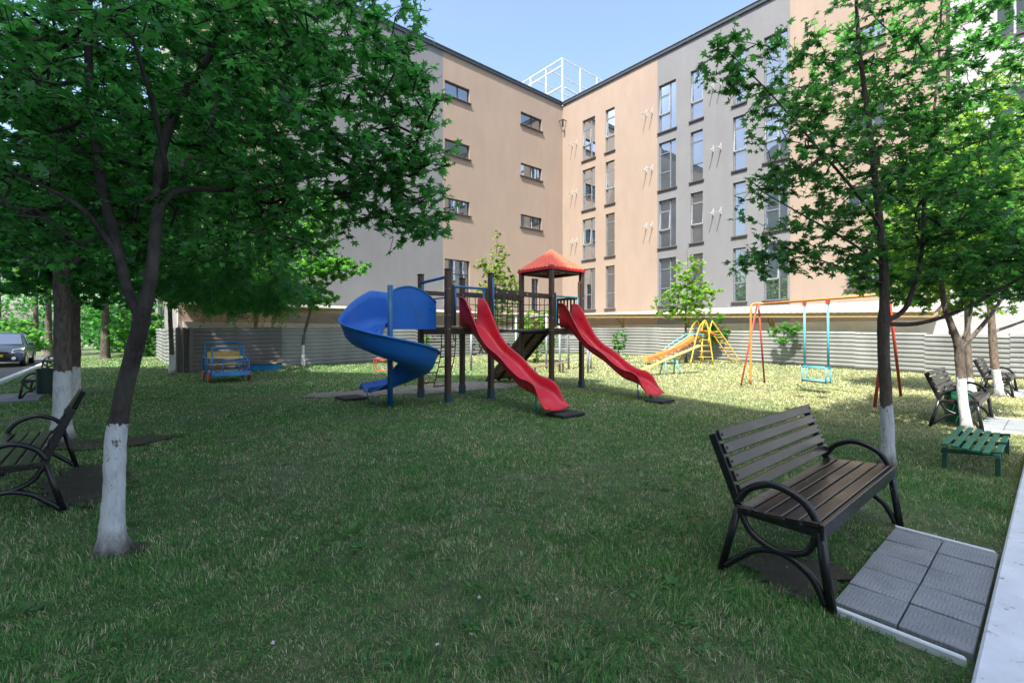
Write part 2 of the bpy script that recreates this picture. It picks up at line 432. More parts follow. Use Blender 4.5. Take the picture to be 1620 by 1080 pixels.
def m_paver():
    # slabs of 0.27 m, each cast with small groups of ribs turned alternately
    n = NT('ribbed_pavers'); sep = n.n('ShaderNodeSeparateXYZ'); tc = n.n('ShaderNodeTexCoord'); n.l(tc.outputs['Object'], sep.inputs[0])
    x, y = sep.outputs[0], sep.outputs[1]; q = .0675
    cx = n.math('FLOOR', n.math('DIVIDE', x, q)); cy = n.math('FLOOR', n.math('DIVIDE', y, q))
    par = n.math('PINGPONG', n.math('ADD', cx, cy), 1)
    fx = n.math('FRACT', n.math('DIVIDE', x, q)); fy = n.math('FRACT', n.math('DIVIDE', y, q))
    def ribs(f): return n.math('ABSOLUTE', n.math('SINE', n.math('MULTIPLY', f, math.pi*4)))
    ra, rb = ribs(fx), ribs(fy)
    mxn = n.n('ShaderNodeMix', data_type='FLOAT'); n.l(par, mxn.inputs[0]); n.l(ra, mxn.inputs[2]); n.l(rb, mxn.inputs[3]); rib = mxn.outputs[0]
    rib = n.math('GREATER_THAN', rib, .45)
    v = n.co(); b = n.noise(v, 4, 6, .65); f = n.noise(v, 90, 5, .75)
    cc = n.ramp(b, (.3, (.20, .225, .245)), (.7, (.33, .36, .385))); cc = n.mix(n.ramp(f, (.35, .5), (.6, 0.0)), cc, (.1, .11, .12))
    cc = n.mix(n.math('MULTIPLY', n.math('SUBTRACT', 1, rib), .45), cc, (.08, .09, .095))
    gm = n.n('ShaderNodeNewGeometry'); cc = n.mix(n.math('MULTIPLY', gm.outputs['Random Per Island'], .35), cc, (.14, .15, .16))
    n.bump(rib, .5, .004); n.bump(f, .6, .004); return n.set(cc, .85)
M['paver'] = m_paver()
def m_grass():
    n = NT('grass_blades'); gm = n.n('ShaderNodeNewGeometry'); r = gm.outputs['Random Per Island']; v = n.pos()
    grn = n.ramp(r, (0, (.030, .125, .036)), (.5, (.085, .26, .068)), (1, (.24, .45, .125)))
    straw = n.ramp(r, (0, (.30, .26, .14)), (1, (.78, .71, .48)))
    a = n.noise(v, .6, 4, .6); b = n.noise(v, 3.3, 4, .6)
    amt = n.math('ADD', n.math('MULTIPLY', a, .9), n.math('MULTIPLY', b, .9))      # 0..1.8
    sep = n.n('ShaderNodeSeparateXYZ'); n.l(v, sep.inputs[0])
    # sunlight painted in: paler, strawier blades over the lit lawn beside the swings
    sunny = n.ramp(n.math('ADD', n.math('MULTIPLY', sep.outputs[0], .06), n.math('MULTIPLY', sep.outputs[1], .03)), (.38, 0.0), (.7, .5))
    grn = n.mix(n.math('MULTIPLY', sunny, 1.5), grn, (.52, .54, .21))
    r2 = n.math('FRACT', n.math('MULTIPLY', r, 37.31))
    th = n.math('ADD', n.math('SUBTRACT', amt, .72), n.math('MULTIPLY', sunny, .7))
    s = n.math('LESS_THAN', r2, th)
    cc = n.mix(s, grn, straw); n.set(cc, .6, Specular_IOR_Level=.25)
    tr = n.n('ShaderNodeBsdfTranslucent'); n.l(cc, tr.inputs[0]); mx = n.n('ShaderNodeMixShader'); mx.inputs[0].default_value = .3
    n.l(n.b.outputs[0], mx.inputs[1]); n.l(tr.outputs[0], mx.inputs[2]); n.l(mx.outputs[0], n.out.inputs[0]); return n.m
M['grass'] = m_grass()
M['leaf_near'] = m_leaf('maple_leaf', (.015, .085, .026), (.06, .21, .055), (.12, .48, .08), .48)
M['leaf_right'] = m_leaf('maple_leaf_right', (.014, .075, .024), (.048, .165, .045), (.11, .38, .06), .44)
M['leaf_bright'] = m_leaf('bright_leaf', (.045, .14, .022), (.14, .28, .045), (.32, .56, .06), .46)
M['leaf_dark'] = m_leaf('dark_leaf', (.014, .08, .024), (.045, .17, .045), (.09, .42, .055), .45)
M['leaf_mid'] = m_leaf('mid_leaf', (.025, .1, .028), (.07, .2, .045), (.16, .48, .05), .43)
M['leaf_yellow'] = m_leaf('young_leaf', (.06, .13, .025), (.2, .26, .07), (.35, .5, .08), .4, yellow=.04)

# ------------------------------------------------------------ ground
def ground_sheet():
    ys = list(np.concatenate([np.linspace(-60, 0, 13), np.linspace(.5, 30, 80), np.linspace(33, 120, 12), [300, 900]]))
    xs = list(np.concatenate([[-900, -300], np.linspace(-120, -30, 10), np.linspace(-27, 30, 60), np.linspace(35, 120, 10), [300, 900]]))
    mb = MB(); rows = []
    for y in ys:
        rows.append([Vector((x, y, g(x, y)+(.02*noise.noise(Vector((x*.6, y*.6, 0))) if 0 < y < 25 and -12 < x < 14 else 0)-.012)) for x in xs])
    mb.grid(rows); return mb.build('ground', M['lawn'], None, True)
tag(ground_sheet(), 'mown lawn with dried and bare patches', None, None, 'structure')
def patch(name, label, mat, c, rx, ry, rot, z=.012):   # irregular bare patch lying on the lawn
    mb = MB(); N = 110; pts = []
    for i in range(N):
        a = 2*math.pi*i/N; k = 1+.35*noise.noise(Vector((math.cos(a)*1.7+c[0], math.sin(a)*1.7+c[1], 3)))+.2*noise.noise(Vector((math.cos(a)*6, math.sin(a)*6, c[0])))+.16*noise.noise(Vector((math.cos(a)*19, math.sin(a)*19, c[0])))
        x, y = rx*k*math.cos(a), ry*k*math.sin(a)
        X = c[0]+x*math.cos(rot)-y*math.sin(rot); Y = c[1]+x*math.sin(rot)+y*math.cos(rot); pts.append((X, Y, g(X, Y)+z))
    mb.add([(c[0], c[1], g(*c[:2])+z)]+pts, [(0, i+1, (i+1) % N+1) for i in range(N)])
    return tag(mb.build(name, mat), label, None, None, 'structure')
PATCHES = [((-4.1, 4.5), .85, .35, 2.3), ((-2.62, 3.1), .15, .1, .3), ((1.75, 2.85), .36, .24, .7), ((-5.3, 6.2), .6, .35, .6)]
for i, (c, rx, ry, ro) in enumerate(PATCHES): patch('soil', 'bare dark soil patch', M['soil'], c, rx, ry, ro, .004+.003*i)
GP = [((-1.6, 12.6), 2.4, 1.0, .55), ((-3.6, 11.3), 1.3, .6, .3)]
for i, (c, rx, ry, ro) in enumerate(GP): patch('gravel', 'worn pale gravel under the play tower', M['gravel'], c, rx, ry, ro, .006+.004*i)

# roads and kerbs
def slab(name, mat, a0, a1, b0, b1, z0, z1, label, kind='structure', bev=0):
    mb = MB(); mb.cbox(ab((a0+a1)/2, (b0+b1)/2, (z0+z1)/2), V*(a1-a0)/2, W*(b1-b0)/2, Z*(z1-z0)/2, bev)
    return tag(mb.build(name, mat), label, None, None, kind)
slab('road', M['asphalt'], -25, 60, -.06, 6.5, -.2, .006, 'grey asphalt road beyond the painted kerb')
slab('kerb', M['kerb'], -3, 45, -.22, -.062, -.1, .055, 'worn white painted kerb beside the pavers', bev=.012)
rdL = MB(); rdL.cbox(ab(-7.6, -30, -.05), V*4.9, W*60, Z*.058); tag(rdL.build('road', M['asphalt']), 'asphalt street where the dark car is parked', None, None, 'structure')
kl = MB(); kl.cbox(ab(-2.62, -30, 0), V*.075, W*59, Z*.09, .012); tag(kl.build('kerb', M['kerb']), 'pale kerb along the street behind the left benches', None, None, 'structure')

def pavers(a0, b0, na, nb, label, s=.27, sa=.29, edge=True):
    t = thing('paved_patch', label, 'paving', ab(a0, b0), math.atan2(V.y, V.x)); t['kind'] = 'structure'; del t['category']
    mb = MB()
    for i in range(na):
        for j in range(nb):
            k = random.uniform(-.003, .003); tx = random.uniform(-.004, .004)
            mb.cbox((sa*(i+.5), s*(j+.5)-0, -.02+k), (sa/2-.004, 0, tx), (0, s/2-.004, random.uniform(-.003, .003)), (0, 0, .04), .004)
    # note local y runs towards -W, so mirror
    mb.v = [(x, -y, z) for (x, y, z) in mb.v]; mb.f = [f[::-1] for f in mb.f]
    mb.build('paving_slab', M['paver'], t)
    if edge:
        e = MB()
        for x in (-.05, sa*na+.05): e.cbox((x-.012, -nb*s/2+.01, -.012), (.014, .004, 0), (0, nb*s/2-.01, .004), (0, 0, .035), .006)
        e.split('edging_strip', M['kerb'], t)
    return t
pavers(2.92, -.775, 5, 2, 'grey ribbed pavers in front of the big dark bench')
pavers(10.0, -.775, 5, 2, 'sunlit pavers in front of the bench by the green bin')
pavers(16.0, -.775, 5, 2, 'pavers in front of the farthest right bench')
for bb, lab in ((-14.65, 'grey pavers before the left bench by the dark bin'), (-25.9, 'grey pavers before the farthest left bench')):
    pvl = MB()
    for i in range(2):
        for j in range(6): pvl.cbox(ab(-2.5+.45*(i+.5)+.3, bb-.3*(j-.5), .0), V*.22, W*.146, Z*.03, .004)
    tag(pvl.build('paving', M['paver']), lab, None, None, 'structure')

# ------------------------------------------------------------ the L-shaped apartment building
C = Vector((80/F*34, 34, 0)); uL = -V; nL = W; uR = W; nR = -V; ROOF = H+360/F*34
def tpar(px, u):
    r = (px-CX)/F; return (r*C.y-C.x)/(u.x-r*u.y)
bld = thing('apartment_building', 'L-shaped four-storey block in peach and grey render behind the playground', 'building', C)
def wallpt(u, n, s, z, o=0): return C+u*s+n*o+Z*z
def wall_mesh(u, n, s0, s1, z0, z1, holes, mat, off=0, depth=.22):
    xs = sorted(set([s0, s1]+[h[0] for h in holes]+[h[1] for h in holes])); zs = sorted(set([z0, z1]+[h[2] for h in holes]+[h[3] for h in holes]))
    mb = MB()
    for i in range(len(xs)-1):
        for j in range(len(zs)-1):
            cx, cz = (xs[i]+xs[i+1])/2, (zs[j]+zs[j+1])/2
            if any(h[0] < cx < h[1] and h[2] < cz < h[3] for h in holes): continue
            mb.quad(wallpt(u, n, xs[i], zs[j], off), wallpt(u, n, xs[i+1], zs[j], off), wallpt(u, n, xs[i+1], zs[j+1], off), wallpt(u, n, xs[i], zs[j+1], off))
    for a, b, c, d_ in holes:
        for (p, q) in (((a, c), (b, c)), ((b, c), (b, d_)), ((b, d_), (a, d_)), ((a, d_), (a, c))):
            mb.quad(wallpt(u, n, *p, off), wallpt(u, n, *q, off), wallpt(u, n, *q, off-depth), wallpt(u, n, *p, off-depth))
    return mb.build('wall', mat, bld, world=True)
def window(u, n, a, b, c, d, mullions=(), transoms=(), fm='frame_grey', open_=None, off=0, parent=None, sill=.09):
    parent = parent or bld
    fr = MB(); dp = off-.16
    def piece(s0, s1, z0, z1, o0=dp-.04, o1=dp+.04):
        fr.obox(wallpt(u, n, s0, z0, o0), u*(s1-s0), n*(o1-o0), Z*(z1-z0))
    w = .055
    piece(a, b, c, c+w); piece(a, b, d-w, d); piece(a, a+w, c+w, d-w); piece(b-w, b, c+w, d-w)
    for m_ in mullions: s = a+(b-a)*m_; piece(s-.03, s+.03, c+w, d-w)
    for (m0, m1, t) in transoms:
        z = c+(d-c)*t; piece(a+(b-a)*m0+(w if m0 == 0 else .03), a+(b-a)*m1-(w if m1 == 1 else .03), z-.03, z+.03)
    o = fr.build('window', M[fm], parent, world=True)
    pn = MB(); pn.obox(wallpt(u, n, a+.01, c+.01, dp-.012), u*(b-a-.02), n*.014, Z*(d-c-.02)); pn.build('pane', M['glass'], o, world=True)
    if sill:
        sl_ = MB(); sl_.obox(wallpt(u, n, a-.08, c-.075, off-.2), u*(b-a+.16), n*(.2+sill), Z*.07); sl_.build('sill', M['sill'], o, world=True)
    if open_:                                           # a sash tilted inwards at the top: its own frame
        s0, s1, z0, z1 = open_; A, B = a+(b-a)*s0+.03, a+(b-a)*s1-.03; C0, D0 = c+(d-c)*z0+.03, c+(d-c)*z1-.03
        sh = MB(); ti = .10
        def rail(p, q, pz, qz):
            f0, f1 = (pz-C0)/(D0-C0), (qz-C0)/(D0-C0)
            sh.bar(wallpt(u, n, p, pz, dp+.05-ti*f0+.06), wallpt(u, n, q, qz, dp+.05-ti*f1+.06), .05, .05, 0)
        rail(A, A, C0, D0); rail(B, B, C0, D0); rail(A, B, C0, C0); rail(A, B, D0, D0)
        sh.build('sash', M['sash'], o, world=True)
    return o
FL = 3.47
def zL(px, py, u):
    s = tpar(px, u); return H+(HY-py)*(C.y+u.y*s)/F
# left wall
hl = []
a1, b1 = tpar(743, uL), tpar(703.5, uL); a2, b2 = tpar(857, uL), tpar(824, uL)
zt1, zb1 = zL(703.5, 124.8, uL), zL(703.5, 147.5, uL)
zt2, zb2 = zL(824, 176.7, uL), zL(824, 197, uL); zt1 = zt2 = (zt1+zt2)/2; zb1 = zb2 = (zb1+zb2)/2
for k in range(3):
    hl.append((a1, b1, zb1-FL*k, zt1-FL*k)); hl.append((a2, b2, zb2-FL*k, zt2-FL*k))
g1 = (a1, b1, 3.05, zL(703.5, 408.5, uL)); g2 = (tpar(852, uL), tpar(841, uL), 3.05, zL(841, 440, uL))
tA = b1+.12; tB = tpar(455, uL); tE = tB+4.2
wall_mesh(uL, nL, 0, tA, 0, ROOF, hl+[g1, g2], M['peach'])
wall_mesh(uL, nL, tA, tB, 0, ROOF, [], M['grey'])
wall_mesh(uL, nL, tB, tE, 0, ROOF, [], M['peach'])
for i, h in enumerate(hl): window(uL, nL, *h, mullions=(.45,), fm='frame_dark', open_=(.45, 1, .0, 1) if i in (4, 5, 3) else None, sill=.1)
window(uL, nL, *g1, mullions=(.33, .66), transoms=((0, 1, .7),), fm='frame_dark', sill=.05); window(uL, nL, *g2, mullions=(.5,), transoms=((0, 1, .7),), fm='frame_dark', sill=.05)
# right wall
cols = [(tpar(921.7, uR), tpar(941.5, uR), 2), (tpar(958, uR), tpar(972.3, uR), 1), (tpar(1042.3, uR), tpar(1069.4, uR), 2),
        (tpar(1092.5, uR), tpar(1111.9, uR), 1), (tpar(1159.6, uR), tpar(1180, uR), 1), (tpar(1208.7, uR), tpar(1245.9, uR), 2)]
zt = zL(921.7, 191.7, uR); zb = zL(921.7, 255, uR)-.03
sA, sB, sC = tpar(1040, uR), tpar(1250, uR), tpar(1505, uR)
holesR = [(a, b, zb-FL*k, zt-FL*k) for (a, b, n_) in cols for k in range(4)]
st = [(tpar(1339, uR), tpar(1399, uR))]
hs = [(st[0][0], st[0][1], zL(1339, 90, uR)-FL*k, zL(1339, 53, uR)-FL*k) for k in range(4)]
wall_mesh(uR, nR, 0, sA, 0, ROOF, [h for h in holesR if h[1] < sA], M['peach'])
wall_mesh(uR, nR, sA, sB, 0, ROOF, [h for h in holesR if h[0] > sA], M['grey'])
wall_mesh(uR, nR, sB, sC, 0, ROOF, [h for h in hs if h[2] > 2.6], M['peach'])
for ci, (a, b, n_) in enumerate(cols):
    for k in range(4):
        h = (a, b, zb-FL*k, zt-FL*k)
        if n_ == 2: window(uR, nR, *h, mullions=(.62,), transoms=((0, .62, .77), (0, .62, .37)), open_=(0, .62, .37, .77) if (ci+k) % 2 == 0 else None)
        else: window(uR, nR, *h, transoms=((0, 1, .80), (0, 1, .36)), open_=(0, 1, .36, .80) if k != 3 and (ci*2+k) % 3 != 1 else None)
for h in hs:
    if h[2] > 2.6: window(uR, nR, *h, mullions=(.35, .7), fm='frame_grey')
# bodies behind the walls, roof and parapet cap
bd = MB(); bd.obox(wallpt(uL, nL, -.0, 0, -.45), uL*(tE), -nL*12, Z*(ROOF-.3)); bd.obox(wallpt(uR, nR, .46, 0, -.46), uR*(sC-.5), -nR*12, Z*(ROOF-.31))
bd.obox(wallpt(uL, nL, tE, 0, -.002), -uL*.3, -nL*12, Z*ROOF)
bd.build('core', M['cream'], bld, world=True)
cp = MB(); cp.obox(wallpt(uL, nL, .1, ROOF, .1), uL*(tE), -nL*.6, Z*.2); cp.obox(wallpt(uR, nR, .1, ROOF+.003, .1), uR*(sC-.1), -nR*.6, Z*.2)
cp.build('parapet_cap', M['cap'], bld, world=True)
fl = MB(); fl.obox(wallpt(uL, nL, .14, ROOF+.2, .14), uL*tE, -nL*.04, Z*.03); fl.obox(wallpt(uR, nR, .14, ROOF+.2, .14), uR*(sC-.1), -nR*.04, Z*.033)
fl.build('cap_flashing', M['frame_grey'], bld, world=True)
def ac_bracket(s, z, u=uR, n=nR):
    mb = MB()
    for ds in (0, .42):
        p = wallpt(u, n, s+ds, z, 0)
        mb.obox(p, u*.035, n*.03, Z*.4); mb.obox(p+Z*.04+n*.03, u*.035, n*.52, Z*.035); mb.bar(p+Z*.3+u*.017, p+n*.3+Z*.06+u*.017, .02, .02, 0)
    mb.build('air_conditioner_bracket', M['bracket'], bld, world=True)
for px, k0 in ((909, 0), (1027, 0), (1134, 0)):
    s = tpar(px, uR)-.2
    for k in range(3): ac_bracket(s, 14.85-FL*k)
for u, n, s in ((uL, nL, .35), (uR, nR, .35)):
    mb = MB(); p = wallpt(u, n, s, 16.9, 0)
    mb.obox(p, u*.05, n*.35, Z*.05); mb.obox(p+n*.3-Z*.0, u*.05, n*.05, -Z*.5); mb.build('wall_hook', M['frame_dark'], bld, world=True)

# rooftop steel frame
rf = thing('roof_frame', 'white steel frame standing on the roof corner', 'steel frame', C+Z*ROOF+V*.3-W*.3)
mb = MB(); top = H+428/F*36-.35; o0 = C+V*.55-W*.55
for i in range(5):
    for j in range(4):
        if i in (0, 4) or j in (0, 3):
            p = o0-W*1.75*i+V*2.0*j; mb.bar(p+Z*(ROOF-.2), p+Z*top, .10, .10, 0)
mb.split('post', M['steel_white'], rf, world=True)
mb = MB()
for zz in (top, top-.55):
    for j in (0, 3): mb.bar(o0+V*2*j+Z*zz, o0+V*2*j-W*7+Z*zz, .08, .09, 0)
for i in range(5): mb.bar(o0-W*1.75*i+Z*(top-.01), o0-W*1.75*i+V*6+Z*(top-.01), .06, .07, 0)
for zz in (top-2.1,):
    for j in (0, 3): mb.bar(o0+V*2*j+Z*zz, o0+V*2*j-W*7+Z*zz, .1, .1, 0)
mb.bar(o0+Z*(top-2.1)+V*.3, o0+V*6+Z*(top-2.3), .1, .1, 0)
mb.split('rail', M['steel_white'], rf, world=True)
mb = MB(); mb.bar(o0+V*2-W*4+Z*(ROOF+1.3), o0+V*4.5-W*1+Z*(ROOF+.9), .6, .16, 0); mb.build('board', M['plank'], rf, world=True)

# white brick building to the right
wb = thing('brick_building', 'white brick building rising behind the right-hand trees', 'building', wallpt(uR, nR, sC, 0))
mb = MB(); hb = [(sC+1.2, sC+2.2, z, z+1.5) for z in (5.4, 8.8, 12.2, 15.6)]+[(sC+4.0, sC+5.0, z, z+1.5) for z in (5.4, 8.8, 12.2, 15.6)]
xs = sorted(set([sC+.003, sC+11]+[h[0] for h in hb]+[h[1] for h in hb])); zs = sorted(set([0, 24]+[h[2] for h in hb]+[h[3] for h in hb]))
for i in range(len(xs)-1):
    for j in range(len(zs)-1):
        cx, cz = (xs[i]+xs[i+1])/2, (zs[j]+zs[j+1])/2
        if any(h[0] < cx < h[1] and h[2] < cz < h[3] for h in hb): continue
        mb.quad(wallpt(uR, nR, xs[i], zs[j], .35), wallpt(uR, nR, xs[i+1], zs[j], .35), wallpt(uR, nR, xs[i+1], zs[j+1], .35), wallpt(uR, nR, xs[i], zs[j+1], .35))
for a, b, c, d_ in hb:
    for (p, q) in (((a, c), (b, c)), ((b, c), (b, d_)), ((b, d_), (a, d_)), ((a, d_), (a, c))):
        mb.quad(wallpt(uR, nR, *p, .35), wallpt(uR, nR, *q, .35), wallpt(uR, nR, *q, .1), wallpt(uR, nR, *p, .1))
mb.obox(wallpt(uR, nR, sC+.003, 0, .348), uR*.2, -nR*12, Z*24)
mb.build('wall', M['brick'], wb, world=True)
for h in hb: window(uR, nR, *h, mullions=(.5,), fm='steel_white', off=.35, parent=wb)

# awnings over the car bays, their white base wall
def awning(u, n, s0, s1, zw, z0, z1, proj, label, name='canopy'):
    t = thing(name, label, 'canopy', wallpt(u, n, (s0+s1)/2, 0))
    f = lambda s: z0+(z1-z0)*(s-s0)/(s1-s0)
    N = int((s1-s0)/.25); rows = []
    for i in range(N*2+1):
        s = s0+(s1-s0)*i/(N*2); rp = .012*(i % 2)
        rows.append([wallpt(u, n, s, zw+rp, .03), wallpt(u, n, s, (zw+f(s))/2+.03+rp, proj/2), wallpt(u, n, s, f(s)+.13+rp, proj+.12)])
    MB().grid(rows).build('roof_sheet', M['poly'], t, world=True, solid=.012)
    b = MB()
    for k, (dz, o) in enumerate(((.0, proj), (.05, proj-.35), (.09, proj-.75))):
        b.bar(wallpt(u, n, s0, f(s0)+dz, o), wallpt(u, n, s1, f(s1)+dz, o), .07, .13, 0)
    b.split('beam', M['yellow_paint'], t, world=True)
    s = s0+1.4
    while s < s1-.5:
        q = MB(); q.bar(wallpt(u, n, s, -.2, proj-.75), wallpt(u, n, s, f(s)+.02, proj-.75), .13, .13, 0, up=u)
        q.build('post', M['yellow_paint'], t, world=True)
        q = MB(); q.bar(wallpt(u, n, s, f(s)-.6, proj-.7), wallpt(u, n, s, f(s)-.02, proj-.1), .07, .09, 0); q.build('brace', M['yellow_paint'], t, world=True)
        s += 4.2
    return t
awning(uR, nR, .9, sC-.2, 2.85, 2.62, 2.12, 2.3, 'pale canopy roof with ochre beams along the right-hand wing')
awning(uL, nL, 2.2, tE, 2.85, 2.55, 2.4, 2.2, 'pale canopy roof with ochre beams along the left-hand wing')
mb = MB(); mb.obox(wallpt(uR, nR, .35, 0, .004), uR*(sC-.4), nR*.3, Z*2.0); mb.obox(wallpt(uL, nL, .35, 0, .004), uL*(tE-.5), nL*.3, Z*1.95)
mb.build('plinth', m_paint('white_plinth', (.5, .49, .47), .8, .15, (.3, .28, .25), .62, 2), bld, world=True)

# ------------------------------------------------------------ tall block behind the viewer that shades the lawn
TL = 30/math.tan(SUN_EL); qx, qy = 1.6-.43*TL, 15.4-.90*TL
q0 = Vector((qx, qy, 0)); q1 = q0+Vector((.426, -.905, 0))*34; q2 = q1+Vector((-30, -8, 0)); q3 = q0+Vector((-.955, .2, 0))*34
tb = thing('tall_block', 'tall cream apartment block behind the viewer casting its shade over the lawn', 'building', q0)
MB().prism([q0, q1, q2, q3], Z*30).build('wall', M['cream'], tb, world=True)

# ------------------------------------------------------------ fences
def fence(pts, hts, label, mat='fence', step=.16, base_drop=.02, posts=True, flip=1):
    t = thing('corrugated_fence', label, 'fence', pts[0])
    for k in range(len(pts)-1):
        p, q = Vector(pts[k]), Vector(pts[k+1]); x = (q-p); L = x.length; x.normalize(); n = Vector((x.y, -x.x, 0))*flip
        rows = []; h = hts[k]; m_ = int(h/step*4)
        prof = [(0, 0), (.3, 0), (.42, .035), (.88, .035)]
        zz = 0; lst = []
        j = 0
        while zz < h:
            for (f, o) in prof:
                z = (j+f)*step
                if z <= h: lst.append((z, o))
            j += 1; zz = j*step
        lst.append((h, .02))
        N = max(2, int(L/1.9)); off = 0
        for i in range(N):
            a = p+(q-p)*(i/N); b = p+(q-p)*((i+1)/N)+x*.03; dz = random.uniform(-.03, .03); dn = random.uniform(-.012, .012); tilt = random.uniform(-.02, .02)
            m = MB(); w0, w1 = random.uniform(-.01, .01), random.uniform(-.01, .01)
            m.grid([[a+n*(o+dn)+Z*(z+dz)+n*w0*z for (z, o) in lst], [b+n*(o+dn)+Z*(z+dz+tilt)+n*w1*z for (z, o) in lst]])
            m.build('panel', M[mat], t, world=True, solid=.004)
            if posts:
                pm = MB(); pm.bar(a-n*.05-Z*.1, a-n*.05+Z*(h+.02), .06, .06, 0); pm.build('post', M['galv'], t, world=True)
    return t
def gz(p): return Vector((p.x, p.y, g(p.x, p.y)-.02))
FC = gz(wallpt(uL, nL, 2.9, 0, 2.9))
fence([gz(Vector((-12.0, 17.0, 0))), gz(Vector((-9.6, 19.25, 0)))], [1.62], 'grey corrugated fence toned darker for shade behind the toy car', 'fence_dark', flip=1)
fence([gz(Vector((-9.57, 19.28, 0))), gz(Vector((-4.9, 23.4, 0))), FC], [1.62, 1.62], 'grey corrugated fence with black scrawls behind the play towers')
r0 = gz(Vector((9.95, 24.0, 0))); s1_ = gz(P(1214, 579.5)); 
fence([FC+V*.03, gz(wallpt(uR, nR, 12.0, 0, 2.75))], [1.58], 'grey corrugated fence in the building corner behind the hut')
fa = gz(wallpt(uR, nR, 12.05, 0, 2.70)); fb = gz(wallpt(uR, nR, 24.6, 0, 2.9))
fence([fa, fb], [1.42], 'pale corrugated fence behind the swing and right-hand benches')
fence([fb+V*.02, fb+V*7-W*1], [1.45], 'bent corrugated fence end beyond the far right bench')
fence([gz(Vector((-12.3, 17.1, 0))), gz(Vector((-24.5, 31, 0)))], [1.6], 'bright corrugated fence running back beside the far hedge', flip=-1)
mb = MB()
gt = thing('gate_posts', 'dark sheet metal end posts where the left fence turns', 'post', (-12.2, 17.0, 0))
for i in range(4): mb.bar(Vector((-12.45+.22*i, 16.93+.03*i, -.1)), Vector((-12.45+.22*i, 16.93+.03*i, 1.68)), .16, .05, 0, up=Vector((1, 0, 0)))
mb.split('post', M['fence_dark'], gt, world=True)
# black scrawl on the fence (unreadable hand-sprayed letters)
def scrawl(px0, px1, py, hpx, d, seed):
    rr = random.Random(seed); m = MB(); x = px0
    while x < px1:
        w = hpx*.55; kind = rr.choice('OXSLEHR')
        S = {'O': [[(0, .5), (.2, 1), (.8, 1), (1, .5), (.8, 0), (.2, 0), (0, .5)]], 'X': [[(0, 0), (1, 1)], [(0, 1), (1, 0)]], 'S': [[(1, .9), (.4, 1), (0, .7), (1, .3), (.6, 0), (0, .1)]],
             'L': [[(0, 1), (0, 0), (.8, 0)]], 'E': [[(1, 1), (0, 1), (0, 0), (1, 0)], [(0, .5), (.8, .5)]], 'H': [[(0, 0), (0, 1)], [(1, 0), (1, 1)], [(0, .5), (1, .5)]], 'R': [[(0, 0), (0, 1), (.9, .9), (.8, .5), (0, .5), (1, 0)]]}[kind]
        for stv in S:
            m.tube(catmull([Vector((x+a*w+rr.uniform(-.5, .5), 0, py-b*hpx+rr.uniform(-.5, .5))) for a, b in stv], 4) if len(stv) > 2 else [Vector((x+a*w, 0, py-b*hpx)) for a, b in stv], .45, 5)
        x += w*1.7
    return m
M['spray'] = m_paint('black_spray', (.015, .015, .015), .8)
pA, pB = gz(Vector((-4.9, 23.4, 0))), FC; xd = (pB-pA).normalized(); nd = Vector((xd.y, -xd.x, 0))
for (s0, L, z, h, sd) in ((.25, 2.6, .98, .42, 1), (3.4, 3.6, .15, .5, 5)):
    m = scrawl(0, L*10, 0, h*10, 0, sd)
    m.v = [tuple(pA+xd*(s0+x*.1)+nd*(.04+.25*y*.1)+Z*(z-zz*.1)) for (x, y, zz) in m.v]
    tag(m.build('graffiti', M['spray'], None), 'black sprayed scrawl %s on the corrugated fence behind the play towers' % ('high' if sd == 1 else 'low'), 'graffiti')

